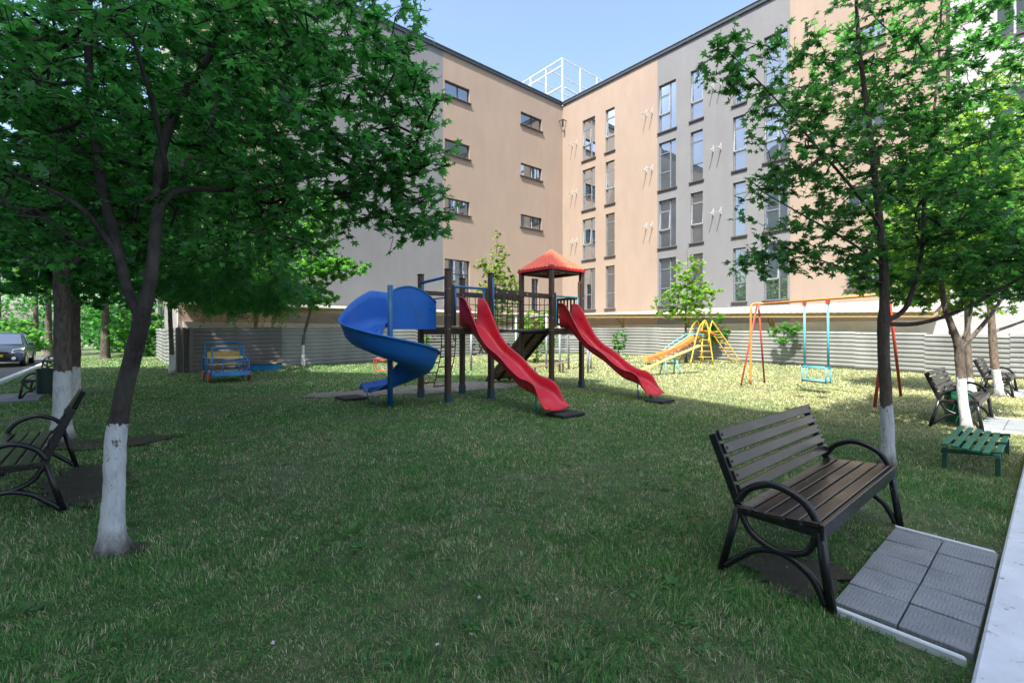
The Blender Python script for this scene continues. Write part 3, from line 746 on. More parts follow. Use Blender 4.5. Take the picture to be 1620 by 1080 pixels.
# ------------------------------------------------------------ benches
def arcs(p): return catmull([Vector((0, q, z)) for q, z in p], 7)
def make_bench(Lb=1.70):
    t = thing('park_bench', '', 'bench')
    for side, x in (('a', .03), ('b', Lb-.03)):
        X = Vector((x, 0, 0))
        m = MB()
        m.tube([X+Vector((0, .0, .0)), X+Vector((0, .03, .2)), X+Vector((0, .055, .40))], .024, 10)
        m.build('leg', M['iron'], t, True)
        m = MB(); m.tube([X+Vector((0, .585, 0)), X+Vector((0, .48, .415))], .022, 10); m.build('leg', M['iron'], t, True)
        m = MB(); m.tube([X+p for p in arcs([(.055, .39), (.08, .47), (.15, .55), (.29, .592), (.42, .535), (.485, .44)])], .021, 10); m.build('armrest', M['iron'], t, True)
        m = MB(); m.bar(X+Vector((0, .46, .39)), X+Vector((0, .637, .825)), .05, .03, .004, up=Vector((1, 0, 0))); m.build('back_post', M['iron'], t)
        m = MB(); m.bar(X+Vector((0, .05, .395)), X+Vector((0, .49, .405)), .04, .05, .004); m.build('seat_rail', M['iron'], t)
        m = MB(); m.tube([X+p for p in arcs([(.075, .375), (.12, .27), (.26, .225), (.4, .28), (.465, .385)])], .019, 10)
        m.tube([X+p for p in arcs([(.03, .02), (.1, .15), (.24, .222), (.38, .19), (.50, .09), (.56, .03)])], .02, 10)
        m.build('brace', M['iron'], t, True)
    for i in range(5):                                   # seat slats
        y = .075+i*.087; m = MB(); m.cbox((Lb/2, y+.02, .432-.006*i+(.004 if i == 0 else 0)), (Lb/2-.005, 0, 0), (0, .036, -.003), (0, 0, .016), .005); m.build('seat_slat', M['slat'], t)
    m = MB(); m.cbox((Lb/2, .043, .405), (Lb/2-.006, 0, 0), (0, .012, 0), (0, 0, .042), .004); m.build('seat_fascia', M['iron'], t)
    bx = Vector((0, .637-.46, .825-.39)).normalized(); nn = Vector((0, -bx.z, bx.y))
    for i in range(5):
        c = Vector((Lb/2, .46, .39))+bx*(.12+.083*i)+nn*.03
        m = MB(); m.cbox(c, (Lb/2-.035, 0, 0), bx*.033, nn*.012, .004); m.build('back_slat', M['slat'], t)
        m = MB()
        for x in (.06, Lb-.06): m.lathe(Vector((x, 0, 0))+Vector((0, c.y, c.z))+nn*.01, [(.009, 0), (.008, .006), (.003, .008)], 8, nn)
        m.split('bolt', M['iron'], t)
    return t
rzV = math.atan2(V.y, V.x)
b0 = make_bench()
# local x -> V, local y (depth) -> -W
place(b0, ab(2.81, -.755, .0), rzV, 'large worn dark-wood bench with black curved arms beside the ribbed pavers')
def bench(loc, rz, label):
    b = dup(b0); place(b, loc, rz, label); b['group'] = 'park benches'; return b
b0['group'] = 'park benches'
bench(ab(9.75, -.70), rzV, 'sunlit bench behind the green bin and white-painted trunk')
bench(ab(15.5, -.62), rzV, 'farthest bench at right, behind the whitewashed trunk near the fence')
# left benches face the street: depth runs towards +V, length towards +W (mirrored run starts at far end)
rzW = math.atan2(W.y, W.x)
near = Vector((-3.65, 3.77, 0))-V*.585
bench(near-W*1.70, rzW, 'bench cut by the left edge beside the near whitewashed tree')
bench(Vector((-10.75, 10.1, 0))-W*1.70, rzW, 'bench with curved arms behind the dark bin at left')
bench(Vector((-17.6, 17.3, 0))-W*1.70, rzW, 'farthest left bench seen past the thick white trunk')

# green slatted low table
tbl = thing('slatted_table', 'low green slatted table on the grass at right', 'table', (4.64, 5.02, 0), rzV)
for i in range(6):
    m = MB(); m.cbox((.72, -.035-.078*i, .262-.009*i), (.74, 0, 0), (0, .026, -.002), (0, 0, .012), .004); m.build('slat', M['table_green'], tbl)
m = MB()
for x in (.06, .72, 1.38): m.cbox((x, -.23, .228-.025), (.025, 0, 0), (0, .23, -.025), (0, 0, .02), .003)
m.split('frame', M['table_dark'], tbl)
for x in (.05, 1.39):
    for y, h in ((-.03, .22), (-.43, .18)):
        m = MB(); m.bar((x, y, 0), (x, y, h), .04, .04, .003); m.build('leg', M['table_dark'], tbl)

# bins
def bin_(loc, r, h, mat, label, z0=.04):
    t = thing('litter_bin', label, 'bin', loc)
    m = MB(); m.lathe((0, 0, z0), [(r*.93, 0), (r*.95, .02), (r, h*.5), (r, h-.03), (r*1.04, h-.03), (r*1.04, h), (r*.95, h), (r*.93, h-.04), (r*.88, .05)], 28)
    smooth_auto(m.build('drum', M[mat], t))
    m = MB(); m.tube([(0, r+.035, 0), (0, r+.035, h+z0+.05)], .018, 8); m.tube([(0, r+.035, z0+h*.6), (0, r-.01, z0+h*.6)], .012, 6); m.build('post', M['iron'], t, True)
    return t
bin_(Vector((7.17, 7.45, 0)), .17, .5, 'bin_green', 'round green bin behind the whitewashed trunk at right')
bin_(Vector((-9.5, 9.45, 0)), .15, .5, 'bin_dark', 'dark green bin beside the thick white trunk at left', .24)

# ------------------------------------------------------------ play towers
tc_ = Vector((-1.29, 10.61, 0)); hc = Vector((1.07, 12.6, 0)); S = .575; DK = 1.6
play = thing('play_tower', 'wooden play structure with two towers, net bridge and red pyramid roof', 'play tower', tc_)
def post(c, h, w=.115):
    m = MB(); m.cbox(c+Z*h/2, V*w/2, W*w/2, Z*h/2, .012); o = m.build('post', M['post_wood'], play, world=True)
    b = MB(); b.cbox(c+Z*.07, V*(w/2+.006), W*(w/2+.006), Z*.12, .004); b.build('post_shoe', M['shoe'], o, world=True)
    b = MB(); b.cbox(c+Z*(h+.012), V*(w/2+.006), W*(w/2+.006), Z*.012, .004); b.build('post_cap', M['rubber'], o, world=True)
    bo = MB()
    for zz in (DK-.05, DK+.25, DK+.8):
        for dv in (W, -V): bo.lathe(c+Z*zz+dv*(w/2), [(.016, 0), (.015, .008), (.006, .011)], 8, dv)
    bo.split('bolt', M['chrome'], o, world=True)
    return o
for sv in (-1, 1):
    for sw in (-1, 1): post(tc_+V*S*sv+W*S*sw, 2.8); post(hc+V*S*sv+W*S*sw, 3.18)
def deck(c, name='deck'):
    m = MB()
    for i in range(8): m.cbox(c+V*(-S+.07+i*(2*S-.14)/7)+Z*(DK-.02), V*.072, W*(S-.02), Z*.02, .003)
    m.build('deck', M['plank'], play, world=True)
    m = MB()
    for s_ in (-1, 1):
        m.bar(c+V*-S+W*S*s_*.97+Z*(DK-.1), c+V*S+W*S*s_*.97+Z*(DK-.1), .04, .12); m.bar(c+V*S*s_*.97-W*(S-.03)+Z*(DK-.105), c+V*S*s_*.97+W*(S-.03)+Z*(DK-.105), .04, .12)
    m.split('deck_beam', M['rail_wood'], play, world=True)
deck(tc_); deck(hc)
# railings
m = MB()
A_ = tc_-V*S-W*S; B_ = tc_-V*S+W*S; C_ = tc_+V*S+W*S; D_ = tc_+V*S-W*S
m.tube([A_+Z*2.62+W*.06, B_+Z*2.66-W*.06], .035, 8); m.tube([A_+Z*2.62+W*.08, A_+Z*2.1+W*.08], .03, 8); m.tube([B_+Z*2.65-W*.085, B_+Z*1.65-W*.085], .035, 8)
m.tube([A_+W*.06+Z*2.22, B_-W*.06+Z*2.22], .018, 8)
m.tube([B_+V*.06+Z*2.46, C_-V*.06+Z*2.46], .028, 8)
for s_ in (.16, .82): m.tube([B_+V*2*S*s_+Z*2.46, B_+V*2*S*s_+Z*1.62], .024, 8)
m.tube([C_+W*.08+Z*2.72, C_+W*.08+Z*1.62], .026, 8)
m.build('guard_rail', M['blue_metal'], play, True, True)
m = MB(); m.bar(B_+V*.1+Z*1.62, B_+V*.1+Z*2.5, .09, .09); m.bar(C_-V*.1+Z*1.62, C_-V*.1+Z*2.45, .09, .09); m.bar(D_-V*.06+Z*2.4, D_-V*2*S+V*.06+Z*2.4, .05, .1); m.split('entry_post', M['post_wood'], play, world=True)
m = MB(); F_ = hc-V*S+W*S; R_ = hc+V*S+W*S; Bk = hc+V*S-W*S; L_ = hc-V*S-W*S
m.tube([F_+V*.14+Z*2.42, R_-V*.14+Z*2.42], .024, 8)
for s_ in (.14, .86): m.tube([F_+V*2*S*s_+Z*2.42, F_+V*2*S*s_+Z*1.62], .022, 8)
m.build('guard_rail', M['cyan'], play, True, True)
m = MB()
for zz in (2.42, 1.72): m.bar(R_-W*.06+Z*zz, Bk+W*.06+Z*zz, .05, .07)
m.split('railing', M['post_wood'], play, world=True); m = MB()
for i in range(8): m.bar(R_-W*(.14+i*.125)+Z*1.75, R_-W*(.14+i*.125)+Z*2.39, .05, .025)
m.split('baluster', M['post_wood'], play, world=True); m = MB()
m.bar(F_+V*.12+Z*1.62, F_+V*.12+Z*2.5, .06, .09); m.bar(R_-V*.1+Z*1.62, R_-V*.1+Z*2.85, .06, .09)
m.split('entry_post', M['post_wood'], play, world=True)
# bridge
m = MB(); n_ = 13; bl = (hc-tc_).length-2*S
for i in range(n_):
    s_ = S+bl*(i+.5)/n_; sag = -.05*math.sin(math.pi*(i+.5)/n_); m.cbox(tc_+V*s_+Z*(DK-.03+sag), V*(bl/n_*.38), W*.48, Z*.02, .004)
m.build('bridge_deck', M['plank'], play, world=True)
for sw in (1, -1):
    m = MB(); m.bar(tc_+V*S+W*S*sw*.93+Z*2.42, hc-V*S+W*S*sw*.93+Z*2.40, .06, .12); m.build('bridge_rail', M['rail_wood'], play, world=True)
    m = MB(); m.tube([tc_+V*(S+bl*i/10)+W*.5*sw+Z*(DK-.04-.05*math.sin(math.pi*i/10)) for i in range(11)], .028, 7)
    for i in range(1, 11):
        x = S+bl*i/11; m.tube([tc_+V*x+W*.52*sw+Z*2.36, tc_+V*x+W*.5*sw+Z*(DK-.05)], .009, 5)
    for k in range(4): m.tube([tc_+V*(S+bl*i/10)+W*.51*sw+Z*(DK+.14+k*.15-.03*math.sin(math.pi*i/10)) for i in range(11)], .009, 5)
    m.build('bridge_net', M['rope'], play, True, True)
    bo = MB()
    for i in range(6): bo.lathe(tc_+V*(S+bl*(i+.5)/6)+W*(S*sw*.93+.03*sw)+Z*2.41, [(.022, 0), (.02, .01), (.008, .014)], 8, W*sw)
    bo.split('bolt', M['chrome'], play, world=True)
# ramp behind the hut
m = MB(); ra = hc-W*S+Z*(DK-.03); rb_ = hc-W*(S+1.75)+Z*.05; dr = (rb_-ra)
for i in range(11): m.cbox(ra+dr*((i+.5)/11), V*.46, dr*(.5/11*.93), dr.cross(V).normalized()*.014, .003)
m.build('ramp', M['plank'], play, world=True)
m = MB()
for s_ in (-.5, 0, .5): m.bar(ra+V*s_*.9-Z*.06, rb_+V*s_*.9-Z*.04, .06, .09)
m.split('ramp_beam', M['rail_wood'], play, world=True)
# hut roof
m = MB(); e = .645; ez, az = 3.16, 3.74; cs = [hc+V*e*a+W*e*b+Z*ez for a, b in ((-1, -1), (1, -1), (1, 1), (-1, 1))]; ap = hc+Z*az
for i in range(4):
    p, q = cs[i], cs[(i+1) % 4]; mo = (p+q)/2; nrm = (q-p).cross(ap-p).normalized(); nrm = nrm if nrm.z > 0 else -nrm
    rows = []; K = 18
    for k in range(K+1):
        b_ = p+(q-p)*k/K; rdg = .024*(1 if k % 2 else 0)
        rows.append([b_+nrm*rdg, b_+(ap-b_)*.5+nrm*rdg*.5, ap+Z*.001])
    m.grid(rows)
m.build('roof', m_paint('orange_red_roof', (.72, .11, .05), .45, .1), play, world=True, solid=.012)
m = MB()
for i in range(4): m.bar(cs[i]-Z*.03, cs[(i+1) % 4]-Z*.03, .03, .06)
m.build('roof_edge', M['red'], play, world=True)
m = MB()
for i in range(4): m.bar(hc+(cs[i]-hc-Z*ez)*.86+Z*(ez-.07), hc+(cs[(i+1) % 4]-hc-Z*ez)*.86+Z*(ez-.07), .05, .1)
m.split('roof_beam', M['post_wood'], play, world=True)
# rope ladder on the back face
m = MB(); mr = MB()
def rl(x, t): z = DK-.1-t*1.35; o = .03+.38*math.sin(t*1.4)**2*t; return tc_-W*(S+o)+V*x+Z*(z+.0)
xs_ = (-.40, .0, .40)
for x in xs_: m.tube([rl(x, i/12) for i in range(13)], .013, 6)
for k in range(1, 6):
    for a_, b_ in ((0, 1), (1, 2)): t_ = (k+.45*(a_))/5.5; mr.tube([rl(xs_[a_], t_), rl(xs_[b_], t_)], .017, 6)
m.split('ladder_rope', M['rope'], play, True, True); mr.split('ladder_rung', M['red_rung'], play, True, True)

# wavy red slides
def slide(mid, label):
    t = thing('wavy_slide', label, 'slide', (mid.x, mid.y, 0), group='red wavy slides')
    fz = catmull([Vector(p) for p in ((-.06, 0, 1.62), (.12, 0, 1.60), (.32, 0, 1.50), (.6, 0, 1.26), (.85, 0, 1.06), (1.1, 0, .93), (1.38, 0, .79), (1.7, 0, .57), (1.95, 0, .43), (2.2, 0, .37), (2.36, 0, .31), (2.48, 0, .2), (2.58, 0, .135), (2.66, 0, .12))], 5)
    def rim(s):
        ks = [(-.1, .60), (0.05, .62), (.2, .6), (.45, .42), (.7, .26), (1, .2), (1.6, .19), (2.2, .22), (2.35, .2), (2.5, .1), (2.66, .02)]
        for (a, b), (c, d_) in zip(ks, ks[1:]):
            if s <= c: return b+(d_-b)*(s-a)/(c-a)
        return .02
    hw = .25; rows = []; rl_ = []; rr_ = []
    for p in fz:
        s, z = p.x, p.z; h = rim(s); row = []
        bp = mid+W*s; fl_ = 0 if s < 2.3 else .03*(s-2.3)/.36
        pro = [(-hw-.035-fl_, h), (-hw-.015-fl_, h+.012), (-hw-fl_, h-.005), (-hw+.012-fl_, h*.5), (-hw+.035-fl_, .03), (-hw+.08, .0), (0, -.012), (hw-.08, 0), (hw-.035+fl_, .03), (hw-.012+fl_, h*.5), (hw+fl_, h-.005), (hw+.015+fl_, h+.012), (hw+.035+fl_, h)]
        rows.append([bp+V*x+Z*(z+y) for x, y in pro])
    o = MB().grid(rows).build('chute', M['red'], t, True, True, solid=.014)
    m = MB()
    for x in (-.2, .2): m.tube([mid+W*2.3+V*x+Z*.34, mid+W*2.36+V*x*1.2], .014, 7)
    m.split('support_leg', M['blue_metal'], t, True, True)
    return t
slide(tc_+W*S, 'red wavy slide leading down from the tower with the blue rails')
slide(hc+W*S, 'red wavy slide leading down from the pyramid-roofed hut')

# spiral blue slide
sp = thing('spiral_slide', 'blue spiral slide curling round its pole beside the left tower', 'slide', (-2.43, 9.24, 0))
pc = Vector((-2.43, 9.24, 0)); th0 = math.atan2(-(-.649)*1.0, -.649) ; th0 = R(130.5); R0 = .53; hw = .36
rows = []
def sec(cpos, out, z, hi, ho):                           # cross-section: cpos centre line, out = unit outward
    pr = [(-hw-.03, hi-.01), (-hw-.01, hi+.012), (-hw+.01, hi), (-hw+.03, hi*.55), (-hw+.06, .1), (-hw+.12, .03), (-.1, 0), (.08, 0), (hw-.12, .05), (hw-.04, .14), (hw, .26 if ho > .3 else ho*.6), (hw+.03, ho*.8), (hw+.05, ho), (hw+.075, ho+.012), (hw+.095, ho-.012)]
    return [cpos+out*x+Z*(z+y) for x, y in pr]
ent = []
out0 = Vector((math.cos(th0), math.sin(th0), 0))
N = 14
for i in range(N+1):
    f = i/N; c_ = pc+out0*R0+V*(1.12*(1-f)); rows.append(sec(c_, out0, 1.6-.02*f, .1, .62+.16*math.sin(math.pi*f*.5)))
TOT = R(352); N = 72
for i in range(1, N+1):
    f = i/N; th = th0+TOT*f; z = 1.58-1.34*(f**.95)
    if f > .93: z = 1.58-1.34*(.93**.95)-.03*(f-.93)/.07
    ou = Vector((math.cos(th), math.sin(th), 0))
    hi = .1+.12*sstep(.15, .4, f); ho = .42+.36*(1-sstep(-.02, .19, f))
    if f > .74: k = sstep(.74, 1, f); ho = .42*(1-k)+.13*k; hi = .22+.12*sstep(.7, .84, f)-.2*sstep(.88, 1, f)
    rows.append(sec(pc+ou*R0, ou, z, hi, ho))
ou = Vector((math.cos(th0+TOT), math.sin(th0+TOT), 0)); tg = Vector((-ou.y, ou.x, 0))
for i in range(1, 5): rows.append(sec(pc+ou*R0+tg*.09*i, ou, z-.008*i, .13*(1-i/5), .12*(1-i/5)))
MB().grid(rows).build('chute', M['blue'], sp, True, True, solid=.016)
# arched side panel facing the viewer
m = MB(); pts = [pc+out0*(R0-hw-.05)+V*x+Z*z for x, z in [(.02, 1.55)]+[(.02+1.10*k/16, 1.55+.46+.42*math.sin(math.pi*(k/16*.72+.2))**.9) for k in range(17)]+[(1.12, 1.55)]]
m.prism(pts, -out0*.02); m.build('side_panel', M['blue'], sp, world=True)
m = MB(); m.tube([p-out0*.01 for p in pts[1:-1]], .024, 8); m.build('panel_rim', M['blue_metal'], sp, True, True)
m = MB(); m.tube([pc, pc+Z*2.42], .055, 16); m.build('pole', M['blue_metal'], sp, True, True)
m = MB(); ex = pc+ou*R0+tg*.25
for x in (-.2, .2): m.tube([ex+ou*x+Z*.2, ex+ou*x*1.3-tg*.05], .013, 7)
m.split('support_leg', M['blue_metal'], sp, True, True)
# rubber mats
def mat_(loc, lx, ly, label, rz=rzW):
    m = MB(); m.cbox((0, 0, .03), (lx/2, 0, 0), (0, ly/2, 0), (0, 0, .028), .012)
    for i in range(5): m.cbox((-lx/2+lx*(i+.5)/5, 0, .058), (.012, 0, 0), (0, ly/2-.03, 0), (0, 0, .003), .001)
    o = m.build('rubber_mat', M['rubber']); o.location = loc; o.rotation_euler = (R(random.uniform(-1.5, 1.5)), R(random.uniform(-1.5, 1.5)), rz)
    tag(o, label, 'mat', 'black rubber landing mats')
mat_(P(895, 657), .44, .56, 'black rubber mat at the foot of the nearer red slide')
mat_(P(1044, 636), .42, .5, 'black rubber mat at the foot of the farther red slide')
mat_(P(556, 631), .5, .62, 'black rubber mat at the exit of the blue spiral slide', rzV)

# toy car frame
tcl = P(358, 602); ty = thing('toy_car', 'blue tube climbing car with yellow seats on the lawn', 'play car', tcl, R(43))
m = MB(); w = .5; l = 1.25
def loop(pts, r=.022): m.tube(catmull(pts, 5), r, 7)
m.bar((-w, -.62, .26), (w, -.62, .26), .06, .14); m.bar((-w, .62, .26), (w, .62, .26), .05, .1)
for s_ in (-1, 1):
    m.bar((w*s_, -.62, .26), (w*s_, .62, .26), .05, .1); m.tube([(w*s_, -.6, .3), (w*.98*s_, -.55, .62), (w*.85*s_, -.32, .75)], .024, 7)
    m.tube([(w*s_, .6, .3), (w*s_, .6, .72), (w*s_, .3, .72), (w*s_, -.2, .7)], .022, 7); m.tube([(w*s_, 0, .3), (w*s_, 0, .7)], .018, 6)
    m.tube([(.42*w*s_, -.62, .3), (.42*w*s_, -.62, .6)], .018, 6)
m.tube([(-w*.98, -.56, .62), (w*.98, -.56, .62)], .02, 7)
m.tube(catmull([(-.42, -.3, .74), (-.42, -.26, .98), (-.36, -.25, 1.03), (.36, -.25, 1.03), (.42, -.26, .98), (.42, -.3, .74)], 4), .024, 8)
m.tube(catmull([(-.48, .45, .3), (-.48, .45, 1.1), (-.42, .45, 1.17), (.42, .45, 1.17), (.48, .45, 1.1), (.48, .45, .3)], 4), .024, 8)
m.build('frame', M['toy_blue'], ty, True)
m = MB(); m.prism([(-.48, -.28, .73)]+[(x, -.28-.3*math.cos(x/.48*math.pi/2), .71) for x in np.linspace(-.47, .47, 13)]+[(.48, -.28, .73)], (0, 0, .025)); m.build('bonnet', m_paint('pale_yellow_board', (.62, .55, .3), .6, .12), ty)
m = MB(); m.cbox((0, .38, .78), (.44, 0, 0), (0, .015, 0), (0, 0, .11), .01); m.build('backrest', M['toy_yellow'], ty)
m = MB(); m.cbox((0, .2, .5), (.44, 0, 0), (0, .16, 0), (0, 0, .015), .005); m.build('seat', M['toy_yellow'], ty)
m = MB(); m.cbox((0, 0, .3), (w-.04, 0, 0), (0, .55, 0), (0, 0, .012), .003); m.build('floor_plate', M['galv'], ty)
for s_ in (-1, 1):
    for y in (-.42, .42):
        m = MB(); m.lathe(((w+.02)*s_, y, .17), [(.04, 0), (.15, .0), (.155, .02), (.15, .04), (.04, .04)], 20, Vector((s_, 0, 0))); m.build('wheel', M['red_metal'], ty)
    m = MB(); m.tube([(w*.7*s_+.1*math.cos(a), -.655, .44+.1*math.sin(a)) for a in np.linspace(0, 2*math.pi, 20)[:-1]], .013, 6, True); m.build('headlight', M['red_metal'], ty, True)
# sandbox behind it
sbx = thing('sandbox', 'low blue sandbox with a wooden rim behind the toy car', 'sandbox', P(412, 584), R(10))
m = MB()
for (x, y, a, b) in ((0, -.5, .62, .02), (0, .5, .62, .02), (-.62, 0, .02, .478), (.62, 0, .02, .478)): m.cbox((x, y, .12), (a, 0, 0), (0, b, 0), (0, 0, .13), .004)
m.split('side_board', M['toy_blue'], sbx)
m = MB()
for (x, y, a, b) in ((0, -.5, .75, .08), (0, .5, .75, .08), (-.66, 0, .08, .415), (.66, 0, .08, .415)): m.cbox((x, y, .268), (a, 0, 0), (0, b, 0), (0, 0, .018), .004)
m.split('rim', M['plank'], sbx)
m = MB(); m.cbox((0, 0, .1), (.59, 0, 0), (0, .47, 0), (0, 0, .03)); m.build('sand', M['gravel'], sbx)

# swing
l0 = Vector((7.05, 13.4, 0)); l1 = Vector((8.05, 9.9, 0)); sh = 2.3
sw = thing('swing_set', 'orange and turquoise swing frame on the sunlit lawn', 'swing', (l0+l1)/2)
bd_ = (l1-l0).normalized(); cr = V
m = MB(); m.tube(catmull([l0-V*.35+Z*0, l0-V*.35+Z*1.2, l0-V*.33+Z*2.1, l0-V*.2+Z*sh+bd_*.0, l0+bd_*.3+Z*sh], 5), .03, 8); m.build('leg', M['orange'], sw, True, True)
m = MB(); m.tube([l0+bd_*.1+Z*sh, l0+V*.62], .026, 8); m.tube([l0+bd_*.05+Z*sh, l0-V*.8-bd_*.1], .024, 8); m.split('leg', M['red_metal'], sw, True, True)
m = MB(); m.tube([l1+Z*sh, l1-V*1.2], .03, 8); m.tube([l1+Z*sh, l1+V*1.2], .03, 8); m.split('leg', M['red_metal'], sw, True, True)
m = MB(); m.tube([l0+bd_*.2+Z*sh, l1+Z*sh], .032, 8); m.build('crossbar', M['orange'], sw, True, True)
pA_ = l0+(l1-l0)*.438; pB_ = l0+(l1-l0)*.616
m = MB()
for p in (pA_, pB_): m.tube([p+Z*(sh-.05), p+V*.03+Z*.6], .027, 8)
m.split('hanger', M['cyan'], sw, True, True)
m = MB()
for p in (pA_, pB_): m.cbox(p+Z*(sh-.06), bd_*.05, V*.03, Z*.07, .005)
m.split('hinge', M['red_metal'], sw, world=True)
m = MB()
for z_ in (.62, .3):
    q = [pA_-V*.17+Z*z_, pB_-V*.17+Z*z_, pB_+V*.2+Z*z_, pA_+V*.2+Z*z_]
    for i in range(4): m.tube([q[i], q[(i+1) % 4]], .016, 7)
for p in (pA_, pB_):
    for s_ in (-.17, .2): m.tube([p+V*s_+Z*.62, p+V*s_+Z*.24], .016, 7)
m.build('seat_cage', M['cyan'], sw, True, True)
m = MB(); m.cbox((pA_+pB_)/2+Z*.27, (pB_-pA_)/2, V*.16, Z*.018, .006); m.build('seat', M['toy_yellow'], sw, world=True)

# yellow climbing slide
cs0 = Vector((8.35, 20.5, g(0, 20.5)))
cl = thing('climbing_slide', 'yellow and orange climbing frame with slide near the far fence', 'slide', cs0)
m = MB(); X = Vector((1, .12, 0)); Y = Vector((-.1, 1, 0))
for y in (-.35, .35):
    m.tube(catmull([cs0-X*.75+Y*y*1.5, cs0-X*.35+Y*y+Z*1.3, cs0-X*.12+Y*y+Z*1.78, cs0+X*.1+Y*y+Z*1.72, cs0+X*.35+Y*y*1.2+Z*0], 6), .026, 7)
    m.tube(catmull([cs0+X*.15+Y*y+Z*.9, cs0+X*.3+Y*y+Z*1.75, cs0+X*.5+Y*y+Z*1.65, cs0+X*1.7+Y*y], 6), .026, 7)
    m.tube([cs0-X*.2+Y*y, cs0-X*.1+Y*y+Z*1.1], .024, 7)
m.build('frame', M['yellow'], cl, True, True)
m = MB()
for i in range(6):
    f = (i+.6)/6.6; m.tube([cs0+X*(1.7-1.2*f)-Y*.35+Z*1.65*f, cs0+X*(1.7-1.2*f)+Y*.35+Z*1.65*f], .018, 6)
for i in range(4): m.tube([cs0-X*(.3-.05*i)-Y*.38+Z*(.3+.25*i), cs0+X*(.33-.04*i)-Y*.38+Z*(.3+.25*i)], .014, 6)
m.split('rung', M['yellow'], cl, True, True)
m = MB(); m.cbox(cs0+X*.33+Z*1.35+Y*.0, X*.3-Z*.1, Y*.33, Z*.015+X*.005, 0); m.build('platform', M['orange'], cl, world=True)
m = MB(); sa_ = cs0-X*.2+Z*1.15; sb_ = cs0-X*2.55+Z*.12
m.grid([[sa_+(sb_-sa_)*t+Y*y+Z*(z_-.12*math.sin(t*math.pi)) for y, z_ in ((-.27, .16), (-.25, 0), (.25, 0), (.27, .16))] for t in np.linspace(0, 1, 12)])
m.build('chute', M['orange'], cl, False, True, solid=.012)
m = MB()
for y in (-.28, .28): m.tube(catmull([cs0+Z*1.25+Y*y, cs0-X*.5+Z*1.3+Y*y, cs0-X*1.2+Z*.9+Y*y, cs0-X*1.6+Z*.6+Y*y], 5), .02, 7)
m.split('handrail', M['cyan'], cl, True, True)
# seesaw in front
ss = P(1060, 592); se = thing('seesaw', 'seesaw with a long tilted plank, turquoise trestle and red loop handles', 'seesaw', ss)
m = MB(); ax = Vector((1, .25, 0)).normalized(); ay = Vector((-ax.y, ax.x, 0))
for dx in (-.28, .28):
    for dy in (-.2, .2): m.tube([ss+ax*dx+ay*dy, ss+ax*dx*.8+ay*dy*.3+Z*.5], .024, 7)
m.tube([ss-ax*.25+Z*.5, ss+ax*.25+Z*.5], .024, 7); m.tube([ss-ay*.2+Z*.5, ss+ay*.2+Z*.5], .024, 7); m.build('trestle', M['cyan'], se, True, True)
pd = (ax+Z*.36).normalized(); m = MB(); m.cbox(ss+Z*.58, pd*1.25, ay*.11, ax.cross(ay)*.022, .005); m.build('plank', M['toy_yellow'], se, world=True)
for k in (-.62, .15, .75):
    m = MB(); m.tube([ss+Z*.6+pd*k+ax*.22*math.cos(a)+Z*(.24*math.sin(a)) for a in np.linspace(0, math.pi, 12)], .017, 6); m.tube([ss+Z*.6+pd*k, ss+Z*.84+pd*k], .012, 6); m.build('handle', M['red_metal'], se, True, True)

# grey pipe exercise frame behind the hut
ef = thing('exercise_frame', 'grey pipe exercise frame seen behind the net bridge and hut', 'climbing frame', (1.9, 18.0, .1))
pp = [(-1.55, 17.6), (-.7, 17.3), (.15, 17.8), (1.36, 18.3), (1.75, 17.0), (2.2, 18.0), (2.75, 16.8), (3.1, 18.2)]
hh = [2.1, 2.1, 2.1, 2.25, 2.0, 2.2, 1.5, 1.2]
for (x, y), h in zip(pp, hh):
    m = MB(); m.tube([(x, y, 0), (x, y, h)], .04, 8); m.build('post', M['galv'], ef, True, True)
m = MB()
for i in range(5): m.tube([(pp[i][0], pp[i][1], hh[i]-.06), (pp[i+1][0], pp[i+1][1], hh[i+1]-.06)], .022, 6)
for z_ in (.45, .85, 1.3): m.tube([(1.36, 18.3, z_), (2.2, 18.0, z_)], .018, 6); m.tube([(2.2, 18.0, z_), (3.1, 18.2, z_)], .018, 6)
m.split('crossbar', M['galv'], ef, True, True)
bsm = thing('balance_beam', 'tilted wooden balance beam behind the hut posts', 'beam', (1.5, 16.8, 0))
m = MB(); m.bar((.75, 17.1, .22), (2.0, 16.8, .42), .14, .06); m.build('plank', M['plank'], bsm, world=True); m = MB(); m.bar((.85, 17.08, 0), (.85, 17.08, .22), .06, .06); m.bar((1.85, 16.83, 0), (1.85, 16.83, .37), .06, .06); m.split('leg', M['post_wood'], bsm, world=True)
# small red spring toy left of spiral pole
st_ = P(607, 588); rt = thing('spring_toy', 'small red metal rocker toy behind the blue spiral slide', 'rocker', st_)
m = MB()
for y in (-.15, .15): m.tube(catmull([st_+Vector((-.3, y, .1)), st_+Vector((-.28, y, .5)), st_+Vector((0, y, .42)), st_+Vector((.28, y, .5)), st_+Vector((.3, y, .1)), st_+Vector((0, y, .04))], 5, True), .018, 6)
for x in (-.28, 0, .28): m.tube([st_+Vector((x, -.15, .3)), st_+Vector((x, .15, .3))], .014, 6)
m.build('frame', M['red_metal'], rt, True, True)

